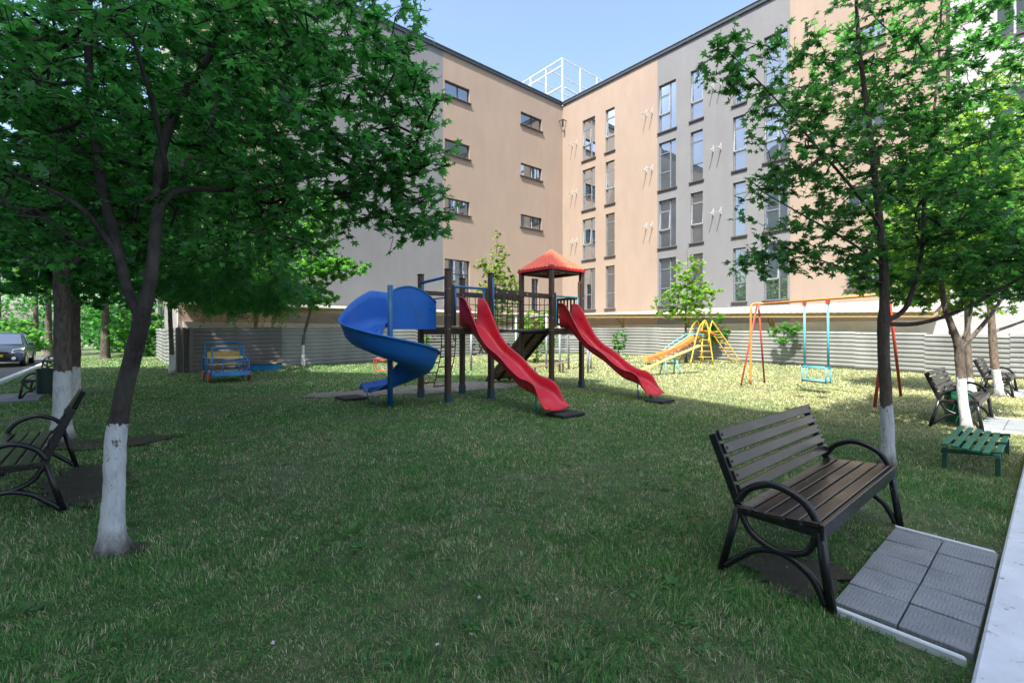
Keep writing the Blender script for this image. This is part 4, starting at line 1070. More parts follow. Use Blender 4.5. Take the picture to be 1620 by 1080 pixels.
# ------------------------------------------------------------ parked car
def make_car():
    t = thing('parked_car', 'dark blue hatchback parked in the street at the left edge', 'car')
    prof = [(-2.1, .35, .85), (-2.12, .62, .86), (-2.0, .74, .87), (-1.2, .9, .88), (-.95, .95, .88), (-.2, 1.42, .70), (.4, 1.5, .68), (1.2, 1.46, .68), (1.75, 1.05, .84), (2.05, .95, .85), (2.08, .4, .85)]
    rows = []
    for x, z, w in prof:
        hw_ = w; b = .28 if z > .3 else z
        ring = [(-hw_*.9, .25), (-.87, .32), (-.89, min(.7, z)), (-hw_, z-.06 if z > .8 else z-.03), (-hw_*.82, z), (0, z+.03), (hw_*.82, z), (hw_, z-.06 if z > .8 else z-.03), (.89, min(.7, z)), (.87, .32), (hw_*.9, .25)]
        rows.append([Vector((x, y, zz)) for y, zz in ring])
    m = MB(); m.grid(rows); n = 11; m.f.append(tuple(range(n))); m.f.append(tuple(range((len(rows)-1)*n, len(rows)*n))[::-1]); 
    smooth_auto(m.build('body', M['car_paint'], t), 50)
    m = MB(); m.add([(-1.0, -.74, .955), (-1.0, .74, .955), (-.27, .60, 1.405), (-.27, -.60, 1.405)], [(0, 1, 2, 3)]); m.v = [(x-.02, y, z+.02) for x, y, z in m.v]; m.build('windscreen', M['car_glass'], t, solid=.01)
    for s_ in (-1, 1):
        m = MB(); m.add([(-.75, .9*s_, .98), (1.3, .9*s_, .98), (1.1, .715*s_, 1.38), (-.2, .72*s_, 1.36)], [(0, 1, 2, 3)]); m.build('side_window', M['car_glass'], t, solid=.01)
        m = MB(); m.add([(-2.125, .52*s_, .6), (-2.06, .84*s_, .62), (-1.6, .875*s_, .82), (-2.0, .55*s_, .755)], [(0, 1, 2, 3)]); m.v = [(x-.015, y*1.01, z+.012) for x, y, z in m.v]; m.build('headlight', M['lampglass'], t, solid=.015)
        m = MB(); m.lathe((-2.12, .6*s_, .38), [(.07, 0), (.07, .03), (.05, .035)], 14, (-1, 0, 0)); m.build('fog_lamp', M['lampglass'], t)
        m = MB(); m.cbox((-.62, .98*s_, 1.0), (.06, 0, 0), (0, .09, 0), (0, 0, .06), .02); m.build('mirror', M['car_paint'], t)
        for x in (-1.35, 1.35):
            m = MB(); m.lathe((x, .72*s_, .31), [(.2, 0), (.31, .0), (.32, .04), (.32, .14), (.3, .18), (.2, .18)], 26, (0, s_, 0)); w_ = smooth_auto(m.build('wheel', M['tyre'], t))
            m = MB(); m.lathe((x, .72*s_+.185*s_, .31), [(.2, -.02), (.19, .0), (.05, .005)], 20, (0, s_, 0)); m.build('rim', M['chrome'], w_)
    m = MB(); m.cbox((-2.14, 0, .47), (.012, 0, 0), (0, .62, 0), (0, 0, .08), .01); m.cbox((-2.12, 0, .64), (.012, 0, 0), (0, .42, 0), (0, 0, .035), .01); m.build('grille', M['tyre'], t)
    m = MB(); m.cbox((-2.165, -.03, .5), (.006, 0, 0), (0, .26, 0), (0, 0, .055), .003); m.build('number_plate', M['plate'], t)
    return t
car = make_car()
# front of the car faces +W
cf = ab(-3.95, 0); 
car.location = ab(-4.0, -31.4, .01); car.rotation_euler = (0, 0, math.atan2(W.y, W.x)+math.pi)

# ------------------------------------------------------------ trees
def leaf_maple():
    tips = [(90, 1.0), (68, .62), (44, .92), (26, .5), (-2, .68), (-35, .25), (-90, .06)]
    pts = []
    for a, r in tips[::1]: pts.append((r*math.cos(R(a)), r*math.sin(R(a))+.12))
    # add notches between lobes
    rt = [(90, 1.0), (76, .66), (67, .50), (58, .66), (46, .95), (34, .66), (20, .42), (8, .62), (-4, .70), (-22, .42), (-55, .22), (-90, .04)]
    right = [(r*math.cos(R(a)), r*math.sin(R(a))+.15) for a, r in rt]
    left = [(-x, y) for x, y in right[1:-1]][::-1]
    out = right+left
    vs = [(0, .3, .0)]+[(x, y, -.22*abs(x)**1.4-.10*max(0, y-.5)) for x, y in out]
    n = len(out); fs = [(0, i+1, (i+1) % n+1) for i in range(n)]
    k = len(vs); vs += [(-.012, .16, 0), (.012, .16, 0), (0, -.75, 0)]; fs.append((k, k+1, k+2))
    return np.array(vs), np.array(fs)
def leaf_simple():
    vs = [(0, -.2, 0), (.32, .2, -.05), (.26, .65, -.1), (0, 1.0, -.12), (-.26, .65, -.1), (-.32, .2, -.05), (0, .4, .02)]
    fs = [(6, i, (i+1) % 6) for i in range(6)]; return np.array(vs), np.array(fs)
def leaf_star():
    vs = [(0, .35, 0), (0, 1.05, -.1), (.22, .62, -.04), (.68, .78, -.15), (.42, .35, -.08), (.5, .0, -.1), (0, .05, 0), (-.5, .0, -.1), (-.42, .35, -.08), (-.68, .78, -.15), (-.22, .62, -.04)]
    fs = [(0, i, i % 10+1) for i in range(1, 11)]; return np.array(vs), np.array(fs)
def leaf_pinnate():
    vs = []; fs = []
    def leaflet(p, ang, L, w):
        c, s = math.cos(ang), math.sin(ang); k = len(vs)
        for (x, y, z) in ((0, 0, 0), (w, L*.35, -.02), (0, L, -.08), (-w, L*.35, -.02)): vs.append((p[0]+x*c+y*s, p[1]-x*s+y*c, z-.12*p[1]**2))
        fs.extend([(k, k+1, k+2), (k, k+2, k+3)])
    for i in range(7):
        y = .15+i*.25
        for s_ in (-1, 1): leaflet((0, y), s_*R(68), .42-.02*i, .07)
    leaflet((0, 1.9), 0, .4, .07); k = len(vs); vs.extend([(-.012, -.2, 0), (.012, -.2, 0), (0, 1.9, -.43)]); fs.append((k, k+1, k+2))
    return np.array(vs), np.array(fs)
LEAF = {'maple': leaf_maple(), 'simple': leaf_simple(), 'star': leaf_star(), 'pinnate': leaf_pinnate()}
def make_leaves(pos, dirs, nrm, size, kind):
    tv, tf = LEAF[kind]; N = len(pos); K = len(tv)
    d_ = dirs/np.linalg.norm(dirs, axis=1, keepdims=True); s_ = np.cross(d_, nrm); s_ /= np.linalg.norm(s_, axis=1, keepdims=True)+1e-9; n_ = np.cross(s_, d_)
    curl = rng.uniform(.4, 2.2, N)
    v = (pos[:, None]+size[:, None, None]*(s_[:, None]*tv[None, :, 0, None]+d_[:, None]*tv[None, :, 1, None]+n_[:, None]*(tv[None, :, 2, None]*curl[:, None, None])))
    f = (tf[None]+(np.arange(N)*K)[:, None, None])
    return v.reshape(-1, 3), f.reshape(-1, 3)
def tree(name, label, base, limbs, blobs, leaf, mat, hw, leafsize=.09, per=10, twig=.35, group=None, barkc=(.11, .085, .065), droop=.25, seed=1, white=(.62, .64, .66), sides=6, nrand=.55, twr=.0035, cat='tree', fork=0):
    """limbs: list of [(Vector, radius), ...] first is trunk; blobs: (centre, radii, count)"""
    r_ = np.random.default_rng(seed)
    t = thing(name, label, cat, base, group=group)
    nodes = []; par = []; fixr = []
    def addchain(ch, start):
        p = start
        for (q, rad) in ch:
            nodes.append(np.array(q)); par.append(p); fixr.append(rad); p = len(nodes)-1
        return p
    for li, lb in enumerate(limbs):
        pts = catmull([q for q, _ in lb], 5); rs = [lb[min(i//5, len(lb)-2)][1]*(1-(i % 5)/5)+lb[min(i//5+1, len(lb)-1)][1]*((i % 5)/5) if i < len(pts)-1 else lb[-1][1] for i in range(len(pts))]
        if li == 0: addchain(list(zip(pts, rs)), -1)
        else:
            arr = np.array(nodes); k = int(np.argmin(np.linalg.norm(arr-np.array(pts[0]), axis=1))); addchain(list(zip(pts[1:], rs[1:])), k)
    ntr = len(limbs[0])
    T = []
    for c, rr, n_ in blobs:
        u = r_.normal(size=(n_, 3)); u /= np.linalg.norm(u, axis=1, keepdims=True); q = u*(r_.uniform(0, 1, (n_, 1))**(1/2.3)); T.append(np.array(c)+q*np.array(rr))
    T = np.concatenate(T) if T else np.zeros((0, 3))
    arr = np.array(nodes); start_free = 5*2
    skel = arr[min(len(arr)-1, 5*(max(1, ntr-2))):]
    dd = np.min(np.linalg.norm(T[:, None]-skel[None], axis=2), axis=1); T = T[np.argsort(dd)]
    cap = np.zeros((len(arr)+len(T)*50, 3)); cap[:len(arr)] = arr; cnt = len(arr)
    skip = 5*(max(1, ntr-2)) if ntr > 2 else 3                # lower trunk takes no twigs
    LP = []; LD = []
    trunkxy = np.array(base)
    for tg_ in T:
        pts = cap[skip:cnt]; df = pts-tg_; dist = np.sqrt((df*df).sum(1)); pen = dist+.5*np.maximum(0, pts[:, 2]-tg_[2])
        k = int(np.argmin(pen))+skip; p0 = cap[k]; L = float(np.linalg.norm(tg_-p0))
        if L < .05: continue
        n_ = max(2, min(30, int(L/.13))); prev = k; side = r_.normal(size=3)*.08*L; up = np.array([0, 0, .10*L])
        ch = []
        for i in range(1, n_+1):
            f = i/n_; q = p0+(tg_-p0)*f+(side+up)*math.sin(math.pi*f)+r_.normal(size=3)*.008
            nodes.append(q); par.append(prev); fixr.append(0); cap[cnt] = q; prev = cnt; cnt += 1; ch.append(q)
        ch = np.array([p0]+ch); seg = np.linalg.norm(np.diff(ch, axis=0), axis=1); cum = np.concatenate([[0], np.cumsum(seg)])
        s0 = max(0, cum[-1]-twig); m_ = max(2, int(per*r_.uniform(.6, 1.4))); ss_ = np.sort(r_.uniform(s0, cum[-1], m_)); ss_[-1] = cum[-1]
        pos = np.stack([np.interp(ss_, cum, ch[:, a]) for a in range(3)], 1); tdir = (ch[-1]-ch[max(0, len(ch)-4)]); tdir /= np.linalg.norm(tdir)+1e-9
        rd = r_.normal(size=(m_, 3)); rd -= (rd@tdir)[:, None]*tdir; rd /= np.linalg.norm(rd, axis=1, keepdims=True)
        dr_ = rd*1.0+tdir*.6; dr_[:, 2] = dr_[:, 2]*.55-droop; dr_[-1] = tdir+np.array([0, 0, -droop])
        LP.append(pos); LD.append(dr_)
        for _k in range(fork):                           # side shoots fan out from the end of the twig
            j_ = int(r_.integers(max(0, len(ch)-4), len(ch))); p1 = ch[j_]; ni = cnt-len(ch)+j_ if j_ > 0 else k
            hd = r_.normal(size=3); hd[2] *= .25; hd -= hd.dot(tdir)*tdir*.6; hd = hd/np.linalg.norm(hd)+tdir*.5; hd /= np.linalg.norm(hd); L2 = r_.uniform(.5, 1.0)*twig*.6
            prev = ni
            for i in range(1, 4):
                q = p1+hd*L2*i/3+np.array([0, 0, -.03*L2*i*i/3]); nodes.append(q); par.append(prev); fixr.append(0); cap[cnt] = q; prev = cnt; cnt += 1
            m2 = max(3, per//3); t2 = np.linspace(.35, 1, m2)[:, None]; LP.append(p1+hd*L2*t2)
            rd = r_.normal(size=(m2, 3)); rd -= (rd@hd)[:, None]*hd; rd /= np.linalg.norm(rd, axis=1, keepdims=True); d2 = rd+hd*.8; d2[:, 2] = d2[:, 2]*.5-droop; d2[-1] = hd-np.array([0, 0, droop]); LD.append(d2)
    N = len(nodes); arr = cap[:N]; par = np.array(par); rad = np.zeros(N); fixr = np.array(fixr)
    ch_count = np.zeros(N, int)
    for i in range(N):
        if par[i] >= 0: ch_count[par[i]] += 1
    acc = np.zeros(N); pw = 2.9 if fork else 2.4; twr = .0024 if fork else twr
    for i in range(N-1, -1, -1):
        rr = max(twr, acc[i]**(1/pw)) if acc[i] > 0 else twr
        rad[i] = fixr[i] if fixr[i] > 0 else min(rr, .018 if fork else .05)
        if par[i] >= 0: acc[par[i]] += rad[i]**pw if fixr[i] == 0 else 0
    used = np.zeros(N, bool); mb = MB(); kids = [[] for _ in range(N)]
    for i in range(N):
        if par[i] >= 0: kids[par[i]].append(i)
    stack = [(0, -1)]
    while stack:
        i, pr = stack.pop(); chain = [pr] if pr >= 0 else []; j = i
        while True:
            chain.append(j)
            if not kids[j]: break
            ks = sorted(kids[j], key=lambda q: -rad[q]); 
            for q in ks[1:]: stack.append((q, j))
            j = ks[0]
        rs = [float(rad[c]) for c in chain]
        if pr >= 0: rs[0] = min(rs[0], rs[1]*1.3)
        big = max(rs) > .03
        if len(chain) > 1:
            k0 = len(mb.v); cp_ = [Vector(arr[c]) for c in chain]; ns_ = (20 if rs[0] > .05 else 8) if big else (4 if max(rs) < .008 else 5)
            if rs[0] > .05 and pr < 0:                   # finer rings for the bole
                c2 = []; r2_ = []
                for q in range(len(cp_)-1):
                    for u_ in range(3): c2.append(cp_[q].lerp(cp_[q+1], u_/3)); r2_.append(rs[q]+(rs[q+1]-rs[q])*u_/3)
                cp_ = c2+[cp_[-1]]; rs = r2_+[rs[-1]]
            mb.tube(cp_, rs, ns_, cap=big)
            if big:
                for q in range(k0, len(mb.v)):
                    v_ = Vector(mb.v[q]); ci = min((q-k0)//ns_, len(cp_)-1); rad_ = v_-cp_[ci]; rr_ = rs[ci]
                    h_ = max(0, v_.z-base[2]); an_ = math.atan2(rad_.y, rad_.x)
                    f_ = 1+.10*noise.noise(Vector((v_.x*9, v_.y*9, v_.z*3.5)))+.06*noise.noise(Vector((v_.x*30, v_.y*30, v_.z*12)))
                    if pr < 0: f_ += math.exp(-h_/.07)*(.28+.22*math.sin(an_*4+seed)+.12*math.sin(an_*7+seed*2))
                    mb.v[q] = tuple(cp_[ci]+rad_*f_)
    bt = Vector(base); bm_ = m_bark(name+'_bark', hw, barkc, white)
    tr = mb.build('trunk', bm_, t, True, world=True)
    pos = np.concatenate(LP); dr_ = np.concatenate(LD); M_ = len(pos)
    nr = np.array([0, 0, 1.0])+r_.normal(size=(M_, 3))*nrand; sz = leafsize*r_.uniform(.45, 1.35, M_)
    v, f = make_leaves(pos, dr_, nr, sz, leaf); v -= np.array(base)
    np_mesh('crown', v, f, M[mat], t, 3)
    return t
KR = .72
def LB(d, *pts):      # limb through photo points; each (px,py,radius[,depth])
    return [(Q(p[0], p[1], p[3] if len(p) > 3 else d), p[2]*KR) for p in pts]

# T1 near left maple
bs = P(178, 872); 
tree('maple_tree', 'near leaning maple with a whitewashed foot at left foreground', bs,
     [[(bs-Z*.06, .10), (bs+Z*.03, .082)]+LB(bs.y, (178, 840, .098), (181, 780, .086), (183, 700, .080), (192, 640, .072), (206, 580, .068), (220, 525, .068), (226, 490, .064)),
      LB(3.1, (222, 505, .045), (203, 460, .041), (190, 410, .039), (172, 340, .043), (158, 270, .04, 3.05), (148, 200, .037, 3.0), (140, 90, .03, 2.95), (142, -60, .022, 2.9)),
      LB(3.1, (228, 495, .058), (240, 430, .052), (246, 370, .047), (250, 310, .042), (255, 240, .045, 3.2), (285, 160, .038, 3.3), (330, 90, .03, 3.4), (362, 10, .024, 3.5), (370, -80, .018, 3.5)),
      LB(3.1, (247, 365, .035), (262, 315, .032), (300, 300, .028, 3.2), (370, 300, .024, 3.4), (450, 290, .018, 3.6), (540, 270, .012, 3.8), (620, 280, .007, 3.9)),
      LB(3.2, (250, 310, .03), (262, 270, .025, 3.0), (240, 160, .02, 2.8), (210, 60, .014, 2.6)),
      LB(3.1, (190, 410, .03), (140, 340, .024, 3.0), (80, 300, .018, 2.9), (10, 270, .012, 2.8))],
     [((-1.75, 3.7, 3.15), (1.15, .9, .85), 310), ((-1.15, 3.9, 2.75), (.7, .5, .38), 115), ((-2.3, 3.3, 3.6), (1.5, 1.1, 1.2), 300), ((-3.2, 3.2, 3.0), (.9, .8, .9), 260), ((-2.5, 3.7, 2.35), (1.2, .7, .32), 120),
      ((-1.75, 3.6, 4.3), (1.3, 1.0, 1.0), 190), ((-.98, 3.9, 3.35), (.38, .4, .35), 34), ((-.78, 3.9, 2.38), (.32, .3, .18), 32), ((-.74, 3.9, 2.9), (.2, .2, .16), 14), ((-1.05, 3.9, 3.75), (.32, .3, .28), 26), ((-3.4, 3.6, 2.3), (.8, .6, .35), 80)],
     'maple', 'leaf_near', .84, .047, 10, .36, fork=3, seed=3, barkc=(.034, .026, .023))
# T2 thick tree
bs = P(97, 697)
tree('walnut_tree', 'thick straight tree with a tall white-painted foot behind the left bench', bs,
     [[(bs-Z*.06, .15), (bs+Z*.05, .125)]+LB(bs.y, (98, 660, .145), (99, 590, .13), (99, 520, .125), (98, 450, .12), (97, 400, .115), (94, 330, .12), (88, 250, .10), (80, 150, .08)),
      LB(6.3, (100, 430, .10), (130, 400, .085), (180, 370, .08), (235, 330, .07), (280, 280, .055), (330, 200, .04), (370, 120, .03)),
      LB(6.3, (97, 400, .08), (70, 350, .07), (50, 300, .06), (35, 200, .05), (15, 80, .04), (10, -60, .03)),
      LB(6.3, (94, 330, .07), (130, 220, .06), (135, 130, .05), (160, 30, .04), (190, -60, .03)),
      LB(6.3, (98, 420, .05), (50, 410, .04), (-20, 380, .03), (-80, 340, .02))],
     [((-5.6, 6.3, 4.4), (2.3, 1.7, 1.9), 520), ((-4.4, 6.8, 3.4), (1.6, 1.3, 1.0), 230), ((-6.6, 6.0, 3.3), (1.6, 1.4, .9), 200), ((-4.2, 6.6, 5.3), (1.7, 1.4, 1.2), 230), ((-6.4, 6.9, 2.45), (1.9, 1.0, .5), 190)],
     'star', 'leaf_dark', .94, .095, 11, .5, seed=5, barkc=(.13, .10, .08))
bs = P(119, 638)
tree('dark_tree', 'dark tree with pale painted foot just behind the thick trunk', bs,
     [[(bs-Z*.05, .12), (bs+Z*.05, .095)]+LB(bs.y, (119, 600, .115), (120, 540, .11), (119, 470, .1), (118, 400, .09), (122, 330, .07)), LB(10, (119, 420, .05), (170, 350, .04), (230, 290, .03)), LB(10, (118, 400, .05), (60, 340, .04), (10, 300, .03))],
     [((-9.3, 10.2, 4.0), (3.0, 2.2, 1.6), 430), ((-7.3, 10.6, 4.2), (2.2, 1.8, 1.9), 300), ((-8.6, 10.5, 6.2), (3.0, 2.2, 1.6), 260), ((-9.6, 11.2, 2.75), (3.2, 1.6, .7), 260)],
     'star', 'leaf_dark', .76, .12, 11, .55, seed=6, barkc=(.07, .055, .045))
bs = Vector((-11.95, 16.25, .03))
tree('slim_tree', 'slim dark tree with white foot at the left fence corner', bs,
     [[(bs-Z*.05, .1), (bs+Z*.05, .085)]+LB(bs.y, (272, 560, .1), (270, 520, .095), (268, 470, .09), (266, 400, .07), (264, 330, .05))],
     [((-12.0, 16.6, 5.2), (3.2, 2.4, 2.3), 420), ((-10.4, 15.8, 3.6), (2.1, 1.5, 1.0), 200), ((-9.3, 14.6, 2.75), (2.6, 1.2, .75), 300)], 'star', 'leaf_mid', .68, .15, 11, .6, seed=8)
# ash with feathered leaves hanging in the middle left
bs = Vector((-7.27, 8.6, 0))
tree('ash_tree', 'feather-leaved ash tree behind the near leaning maple', bs,
     [[(bs-Z*.05, .07), (bs+Z*.4, .06), (bs+Vector((.3, 0, 1.5)), .055), (bs+Vector((.5, 0, 3)), .045), (bs+Vector((.9, 0, 4.2)), .035), (bs+Vector((1.4, 0, 5.6)), .025)], [(bs+Vector((.35, 0, 1.9)), .03), (bs+Vector((1.8, -.4, 2.7)), .025), (bs+Vector((3.2, -.7, 3.0)), .015)]],
     [((-3.9, 8.1, 6.3), (1.1, .9, 1.2), 110), ((-4.9, 8.0, 2.75), (1.5, .8, .6), 130), ((-5.3, 8.3, 4.6), (1.6, 1.0, 1.4), 170), ((-3.9, 7.9, 2.15), (.7, .5, .4), 34), ((-4.7, 7.4, 2.15), (1.3, .6, .4), 110)],
     'pinnate', 'leaf_dark', .6, .13, 8, .5, seed=11, droop=.5)
# T5 small tree in front of grey wall
bs = P(480, 578.6); bs.y = 19.3; bs.x = (480-CX)/F*19.3; bs.z = g(0, 19.3)+.05
tree('fence_tree', 'bushy tree with white foot before the corrugated fence and grey wall', bs,
     [[(bs-Z*.05, .11), (bs+Z*.05, .1)]+LB(19.3, (479, 560, .09), (481, 530, .085), (488, 505, .075), (492, 480, .07), (490, 440, .05), (485, 390, .04), (480, 340, .03)),
      LB(19.3, (490, 490, .04), (520, 450, .03), (560, 425, .02)), LB(19.3, (491, 470, .04), (450, 430, .03), (415, 410, .02))],
     [((-8.8, 19.2, 4.4), (2.1, 1.5, 1.7), 400), ((-7.2, 19.0, 4.2), (1.4, .9, .4), 90), ((-8.4, 19.2, 6.4), (1.6, 1.2, 1.3), 190), ((-9.9, 18.7, 3.7), (1.7, 1.2, 1.5), 300), ((-8.3, 19.2, 2.9), (1.1, .9, .5), 80)],
     'star', 'leaf_mid', .82, .15, 10, .5, seed=9)
# T6 right maple
bs = Vector((4.15, 5.12, 0))
tree('maple_tree', 'slender maple with white foot behind the large bench at right', bs,
     [[(bs-Z*.05, .085), (bs+Z*.04, .07)]+LB(5.12, (1405, 700, .085), (1403, 650, .081), (1400, 600, .079), (1398, 550, .077), (1398, 505, .077), (1399, 480, .066), (1398, 420, .058), (1392, 350, .05), (1382, 260, .042), (1370, 160, .034), (1358, 60, .026), (1352, -60, .018)),
      LB(5.1, (1400, 508, .04), (1425, 495, .036), (1440, 470, .034), (1458, 400, .03, 5.2), (1463, 300, .026, 5.3), (1475, 200, .022, 5.4), (1485, 100, .018, 5.5), (1490, -20, .013, 5.5)),
      LB(5.1, (1400, 512, .034), (1450, 512, .03), (1510, 495, .027, 5.0), (1570, 465, .023, 4.9), (1640, 425, .018, 4.8)),
      LB(5.1, (1394, 360, .03), (1350, 300, .024, 5.0), (1290, 230, .018, 4.9), (1220, 150, .012, 4.8), (1150, 80, .008, 4.75), (1128, 60, .005, 4.7)),
      LB(5.1, (1398, 420, .024), (1340, 380, .018, 4.95), (1270, 340, .012, 4.9), (1200, 300, .007, 4.85)),
      LB(5.1, (1398, 450, .02), (1350, 430, .016, 5.2), (1280, 405, .01, 5.2), (1215, 380, .006, 5.2))],
     [((4.6, 5.2, 3.1), (1.25, 1.15, 1.35), 420), ((3.1, 5.0, 3.3), (.75, .6, .95), 85), ((2.35, 4.8, 4.2), (.42, .35, .40), 34), ((3.15, 5.1, 2.35), (.85, .55, .35), 60), ((4.5, 5.3, 4.8), (1.4, 1.1, 1.2), 260), ((5.3, 5.0, 2.3), (.8, .7, .5), 150)],
     'maple', 'leaf_right', .66, .054, 9, .36, fork=3, seed=12, barkc=(.075, .055, .045), white=(.5, .53, .56))
# T7.. right, brighter
bs = P(1529, 680)
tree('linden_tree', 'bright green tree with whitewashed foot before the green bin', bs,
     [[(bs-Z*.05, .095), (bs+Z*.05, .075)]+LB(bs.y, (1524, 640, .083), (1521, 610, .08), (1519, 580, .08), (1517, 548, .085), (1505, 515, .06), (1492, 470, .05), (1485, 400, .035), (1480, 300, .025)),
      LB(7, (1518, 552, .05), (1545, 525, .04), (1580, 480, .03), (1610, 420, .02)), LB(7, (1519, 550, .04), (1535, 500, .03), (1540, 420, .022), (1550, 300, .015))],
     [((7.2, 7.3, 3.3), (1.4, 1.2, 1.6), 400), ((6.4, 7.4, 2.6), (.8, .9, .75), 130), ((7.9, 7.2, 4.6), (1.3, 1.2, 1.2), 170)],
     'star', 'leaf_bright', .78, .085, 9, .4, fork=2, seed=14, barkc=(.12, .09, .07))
bs = P(1538, 626)
tree('back_tree', 'thin tree with a short white foot behind the sunlit bench', bs,
     [[(bs-Z*.05, .1), (bs+Z*.05, .09)]+LB(bs.y, (1535, 600, .085), (1532, 560, .08), (1530, 500, .07), (1528, 430, .05)), ],
     [((bs.x+.2, bs.y+.4, 3.9), (1.9, 1.5, 1.7), 330)], 'star', 'leaf_bright', .42, .13, 10, .5, seed=15, barkc=(.16, .12, .09))
bs = P(1582, 627)
tree('far_right_tree', 'tree with white-painted foot beside the farthest right bench', bs,
     [[(bs-Z*.05, .11), (bs+Z*.05, .09)]+LB(bs.y, (1578, 600, .11), (1574, 580, .105), (1571, 545, .10), (1568, 500, .09), (1562, 430, .07)), LB(bs.y, (1570, 525, .05), (1600, 515, .04), (1640, 500, .03))],
     [((bs.x-.2, bs.y+.4, 4.2), (2.3, 1.9, 1.9), 460)], 'star', 'leaf_mid', .62, .14, 10, .55, seed=16, barkc=(.17, .12, .085))
# young trees near the walls
bs = Vector(((785-CX)/F*23.0, 23.0, g(0, 23)))
tree('young_tree', 'young light green tree between the two play towers against the peach wall', bs,
     [[(bs-Z*.05, .05), (bs+Z*1.2, .04), (bs+Z*2.6, .03), (bs+Vector((0, 0, 4.2)), .02), (bs+Vector((.05, 0, 6.4)), .008)]],
     [(bs+Vector((.1, 0, 3.1)), (1.15, .9, 1.6), 330), (bs+Vector((0, 0, 4.7)), (.85, .6, 1.0), 85), (bs+Vector((-.8, 0, 4.6)), (.4, .3, .5), 20), (bs+Vector((.05, 0, 6.0)), (.2, .2, .5), 9)],
     'star', 'leaf_yellow', 0, .11, 9, .45, seed=21, cat='tree')
bs = Vector(((1085-CX)/F*21.2, 21.2, g(0, 21)))
tree('young_tree', 'young sunlit tree beside the yellow climbing slide', bs,
     [[(bs-Z*.05, .06), (bs+Z*1.0, .05), (bs+Z*2.4, .04), (bs+Vector((.1, 0, 3.8)), .02), (bs+Vector((.05, 0, 5.2)), .008)]],
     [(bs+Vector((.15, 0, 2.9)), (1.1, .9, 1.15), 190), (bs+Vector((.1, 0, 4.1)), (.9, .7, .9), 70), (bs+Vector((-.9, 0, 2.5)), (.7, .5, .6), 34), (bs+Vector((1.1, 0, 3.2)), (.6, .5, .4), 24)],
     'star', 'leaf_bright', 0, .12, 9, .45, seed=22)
def bush(name, label, c, rr, n, leaf, mat, size, seed, per=9, group=None):
    c = Vector(c); tree(name, label, c, [[(c-Z*.05, .03), (c+Z*rr[2]*.4, .02), (c+Z*rr[2]*1.1, .008)]], [(c+Z*rr[2]*.95, rr, n)], leaf, mat, 0, size, per, .4, seed=seed, cat='shrub', group=group)
bush('shrub', 'bright shrub seen through the net bridge', (1.1, 21, .2), (1.1, .8, 1.3), 130, 'star', 'leaf_bright', .13, 31)
bush('shrub', 'small seedling shrub at the fence right of the hut', (5.2, 22.6, .2), (.5, .4, .8), 45, 'star', 'leaf_mid', .11, 32)
bush('shrub', 'leafy shoots between the young tree and the canopy post', (9.6, 22.2, .9), (.8, .5, .9), 60, 'star', 'leaf_mid', .12, 33)
bush('shrub', 'creeper clump over the fence behind the swing', (11.5, 19.6, 1.0), (.7, .5, .55), 45, 'star', 'leaf_mid', .12, 34)
bush('shrub', 'little shrub at the foot of the fence left of the spiral pole', (-4.2, 22.6, .3), (.35, .3, .6), 22, 'star', 'leaf_bright', .11, 35)
for i, (x, y, r, h, lab) in enumerate(((-19.5, 25, 2.4, 1.5, 'dense hedge shrub beyond the far left lawn, beside the bright fence'), (-23, 27.5, 2.6, 1.8, 'broad shrub behind the thick white trunk, by the street'), (-16.3, 24.5, 1.6, 1.1, 'low shrub at the foot of the far left fence'), (-28.5, 33, 3.2, 2.0, 'lit shrub behind the parked car'), (-33, 38, 3.5, 2.4, 'large shrub farthest back beyond the parked car'), (-40, 40, 4.5, 3.0, 'wide shrub beyond the street at the left edge'), (-19, 31, 3.2, 2.2, 'tall shrub between the bright fence and the back trees'), (-26, 24, 1.8, 1.1, 'low shrub on the verge beside the parked car'), (-45, 48, 6, 3.5, 'farthest dark shrub across the street'))):
    bush('shrub', lab, (x, y, .15), (r, 1.3, h), 260, 'star', ('leaf_mid', 'leaf_dark', 'leaf_mid', 'leaf_mid')[i % 4], .17, 40+i)
# background trees at left
for i, (x, y, cr_, cz, hgt, n_, mt, lab) in enumerate((
    (-13.2, 22.5, (3.6, 2.6, 3.0), 6.2, 5, 430, 'leaf_dark', 'broad tree standing behind the left fence corner'),
    (-21.5, 24.5, (4.2, 3, 3.4), 6.6, 5, 480, 'leaf_mid', 'broad tree beyond the far left hedge'),
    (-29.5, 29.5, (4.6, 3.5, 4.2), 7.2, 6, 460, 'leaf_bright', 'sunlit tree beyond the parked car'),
    (-37, 36, (6, 4, 5.5), 8.5, 7, 480, 'leaf_mid', 'tall tree farthest left behind the street'),
    (-52, 47, (8, 4, 6.5), 6.0, 6, 520, 'leaf_mid', 'wide low-crowned tree on the horizon past the parked car'),
    (-43, 52, (8, 4, 6), 5.6, 6, 480, 'leaf_dark', 'dark low-crowned tree closing the view down the street'),
    (-23, 36, (7, 4, 5.5), 7.5, 7, 520, 'leaf_dark', 'tall dark tree at the back behind the hedge'),
    (-16.8, 13.4, (4.2, 2.6, 2.6), 5.3, 4.5, 560, 'leaf_dark', 'spreading tree over the left street kerb'),
    (-13.0, 8.6, (2.2, 2.2, 2.2), 5.6, 4.5, 300, 'leaf_dark', 'tree overhanging the left edge above the benches'))):
    bs = Vector((x, y, .1)); tree('background_tree', lab, bs, [[(bs-Z*.2, .22), (bs+Z*1.0, .19), (bs+Z*2.2, .16), (bs+Z*hgt, .1), (bs+Z*(hgt+2), .05)]], [(bs+Z*cz, cr_, n_)], 'star', mt, 0, .2 if y > 15 else .13, 13, .8, seed=60+i, barkc=(.09, .07, .055), nrand=.8)

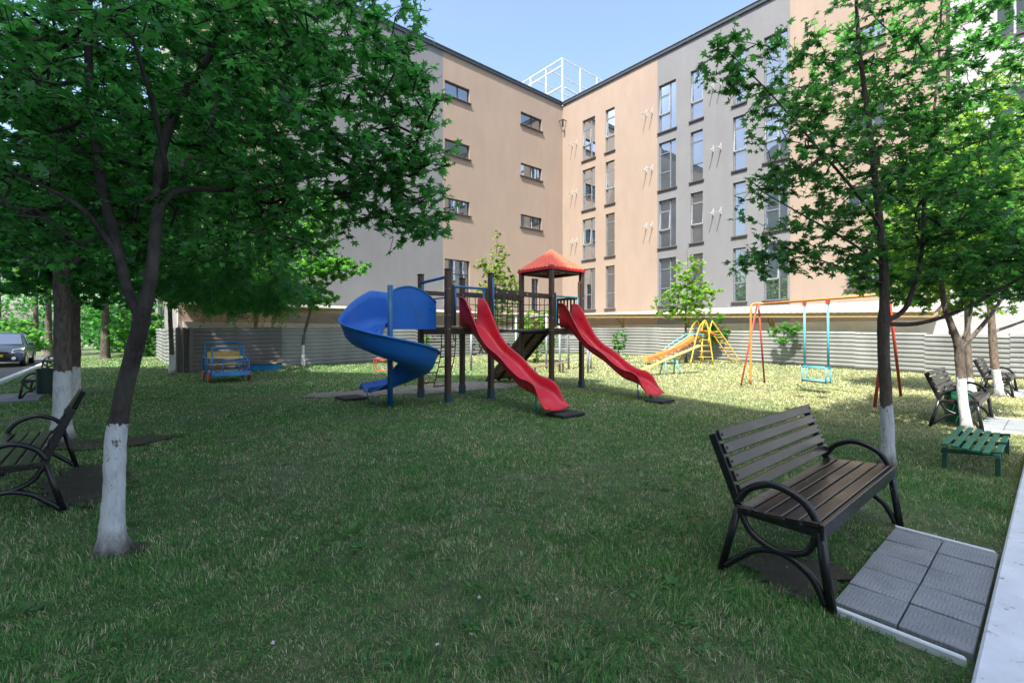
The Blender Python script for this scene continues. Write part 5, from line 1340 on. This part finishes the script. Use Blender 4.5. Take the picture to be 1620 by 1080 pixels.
# ------------------------------------------------------------ small litter and dead stalks
M['paper'] = m_paint('paper', (.45, .46, .47), .7, .1)
for i, (px, py) in enumerate(((432, 1027), (758, 954), (745, 1013), (881, 957), (692, 1030), (1030, 700), (470, 858), (1245, 905))):
    p = P(px, py); m = MB(); a = random.uniform(0, 6.3); u = Vector((math.cos(a), math.sin(a), .25)); w_ = Vector((-math.sin(a), math.cos(a), .1)); k = random.uniform(.005, .009)
    m.grid([[p+u*k*i_+w_*k*j_+Z*(.034+.006*math.sin(i_*2+j_*3)) for j_ in (-1, 0, 1)] for i_ in (-1, 0, 1)])
    tag(m.build('paper_scrap', M['paper'], solid=.001), 'tiny pale scrap of litter caught in the grass', 'litter', 'pale scraps of litter in the grass')
for (px, py, lab) in ((1266, 628, 'dead stalk leaning left on the sunlit lawn in front of the swing'), (1300, 629, 'dead stalk on the sunlit lawn below the right swing hanger')):
    p = P(px, py); m = MB(); m.tube([p, p+Vector((-.05, 0, .12)), p+Vector((-.12, .02, .26))], [.008, .006, .004], 5)
    for k in range(9): a = k*.7; m.tube([p, p+Vector((.07*math.cos(a), .07*math.sin(a), .03)), p+Vector((.15*math.cos(a), .15*math.sin(a), .015))], [.006, .009, .003], 4)
    tag(m.build('dead_stalk', m_paint('dead_stalk', (.07, .07, .035), .9)), lab, 'weed')

# ------------------------------------------------------------ grass
_G = rng.uniform(0, 1, (256, 256))
def vn(x, y, sc, o=0):
    x = x*sc+o; y = y*sc+o*1.7; xi = np.floor(x).astype(int); yi = np.floor(y).astype(int); fx = x-xi; fy = y-yi; fx = fx*fx*(3-2*fx); fy = fy*fy*(3-2*fy)
    a = _G[xi % 256, yi % 256]; b = _G[(xi+1) % 256, yi % 256]; c = _G[xi % 256, (yi+1) % 256]; d_ = _G[(xi+1) % 256, (yi+1) % 256]
    return (a*(1-fx)+b*fx)*(1-fy)+(c*(1-fx)+d_*fx)*fy
def grass():
    VS = []; n_tot = 0
    bands = [(1.3, 3.0, 17000, .0016, .036), (3.0, 5.0, 9000, .0021, .036), (5, 8, 4200, .0033, .038), (8, 12.5, 1700, .0055, .04), (12.5, 18, 650, .009, .042), (18, 27, 240, .015, .045)]
    PX = []; PY = []; WD = []; HT = []
    for (y0, y1, dens, w, h) in bands:
        hw_ = 1.24*y1+.4; y = rng.uniform(y0, y1, int(dens*(y1-y0)*hw_*2)); x = rng.uniform(-hw_, hw_, len(y))
        k = np.abs(x) < 1.22*y+.4; x, y = x[k], y[k]
        PX.append(x); PY.append(y); WD.append(np.full(len(x), w)); HT.append(np.full(len(x), h))
    x = np.concatenate(PX); y = np.concatenate(PY); w = np.concatenate(WD); h = np.concatenate(HT)
    A = x*V.x+y*V.y; B = x*W.x+y*W.y
    keep = np.ones(len(x), bool)
    keep &= ~(B > -.24); keep &= ~(A < -2.5)
    for (a0, a1) in ((2.9, 4.38), (10, 11.46), (16, 17.5)): keep &= ~((A > a0) & (A < a1) & (B > -.775) & (B < -.2))
    for bb in (-14.65, -25.9): keep &= ~((A > -2.5) & (A < -1.3) & (B > bb-1.7) & (B < bb+.5))
    nz = vn(x, y, .9)*.6+vn(x, y, 3.1, 9)*.4; pr = np.clip((nz-.2)*3.2, .42, 1)
    keep &= rng.uniform(0, 1, len(x)) < pr
    inpatch = np.zeros(len(x), bool)
    for (c, rx, ry, ro) in PATCHES+GP:
        dx, dy = x-c[0], y-c[1]; u = (dx*math.cos(ro)+dy*math.sin(ro))/rx; v = (-dx*math.sin(ro)+dy*math.cos(ro))/ry; dd = u*u+v*v
        inp = (dd < 1.25); keep &= ~(inp & (rng.uniform(0, 1, len(x)) > np.clip((dd-.1)*1.0, .5, 1))); inpatch |= inp & (rng.uniform(0, 1, len(x)) > dd*.8)
    Wf = (Vector((7.2, 22.8, 0)))
    # nothing beyond the fence lines
    lf = (x-(-9.6))*.66-(y-19.25)*.75; keep &= ~((y > 15.5) & (x < -3) & (lf < .05) & (x > -13))
    rf_ = (x-FC.x)*(-V.x)+(y-FC.y)*(-V.y); keep &= ~((x > 0) & (rf_ < .0))
    x, y, w, h = x[keep], y[keep], w[keep], h[keep]; n = len(x); inpatch = inpatch[keep]
    hm = .45+.9*vn(x, y, 2.2, 5)+.35*vn(x, y, 9, 2)
    hh = h*hm*rng.uniform(.45, 1.15, n); an = rng.uniform(0, 2*np.pi, n); le = rng.uniform(.25, 1.25, n)**1.2*hh
    flat = (rng.uniform(0, 1, n) < .42) | inpatch; hh = np.where(inpatch, hh*.6, hh); le = np.where(flat, hh*rng.uniform(.8, 1.6, n), le); hh = np.where(flat, hh*.35, hh)
    # wind-blown common lean per clump
    cl_ = vn(x, y, 5, 3)*2*np.pi*2; dx = np.cos(an)*.7+np.cos(cl_)*.5; dy = np.sin(an)*.7+np.sin(cl_)*.5
    z = np.array([0.0])+np.where(y > 14, .25*np.clip((y-14)/12, 0, 1)**2*(3-2*np.clip((y-14)/12, 0, 1)), 0); sa = np.clip((x*.761+y*.649+2.5)/3.7, 0, 1); z = z*sa*sa*(3-2*sa)-.012
    fa = an+rng.uniform(.8, 2.3, n); sx_, sy_ = np.cos(fa)*w, np.sin(fa)*w
    v = np.empty((n, 5, 3), np.float32)
    v[:, 0] = np.stack([x-sx_, y-sy_, z], 1); v[:, 1] = np.stack([x+sx_, y+sy_, z], 1)
    mx_, my_ = x+dx*le*.35, y+dy*le*.35; mz = z+hh*.62
    v[:, 2] = np.stack([mx_-sx_*.8, my_-sy_*.8, mz], 1); v[:, 3] = np.stack([mx_+sx_*.8, my_+sy_*.8, mz], 1)
    v[:, 4] = np.stack([x+dx*le, y+dy*le, z+hh], 1)
    f = np.array([(0, 1, 3), (0, 3, 2), (2, 3, 4)])[None]+(np.arange(n)*5)[:, None, None]
    print('grass blades', n)
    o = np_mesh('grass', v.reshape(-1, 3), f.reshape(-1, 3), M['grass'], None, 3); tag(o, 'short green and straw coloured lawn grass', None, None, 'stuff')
grass()
def weeds():
    P_, D_, N_, S_ = [], [], [], []
    r_ = np.random.default_rng(5)
    for _ in range(520):
        y = r_.uniform(1.5, 9) if r_.uniform() < .8 else r_.uniform(9, 15); x = r_.uniform(-1.15, 1.0)*y
        A = x*V.x+y*V.y; B = x*W.x+y*W.y
        if B > -.9 or A < -2.2: continue
        big = r_.uniform(.6, 1.5); n_ = r_.integers(5, 12); a0 = r_.uniform(0, 6.28)
        for k in range(n_):
            a = a0+k*2.4+r_.uniform(-.3, .3); rr = r_.uniform(.0, .05)*big
            P_.append((x+rr*math.cos(a), y+rr*math.sin(a), .012+r_.uniform(0, .012))); D_.append((math.cos(a), math.sin(a), r_.uniform(.15, .7))); N_.append((r_.normal()*.2, r_.normal()*.2, 1)); S_.append(r_.uniform(.018, .042)*big)
    v, f = make_leaves(np.array(P_), np.array(D_), np.array(N_), np.array(S_), 'simple')
    tag(np_mesh('weeds', v, f, M['leaf_mid'], None, 3), 'low broad-leaved weeds and clover scattered in the lawn', None, None, 'stuff')
weeds()
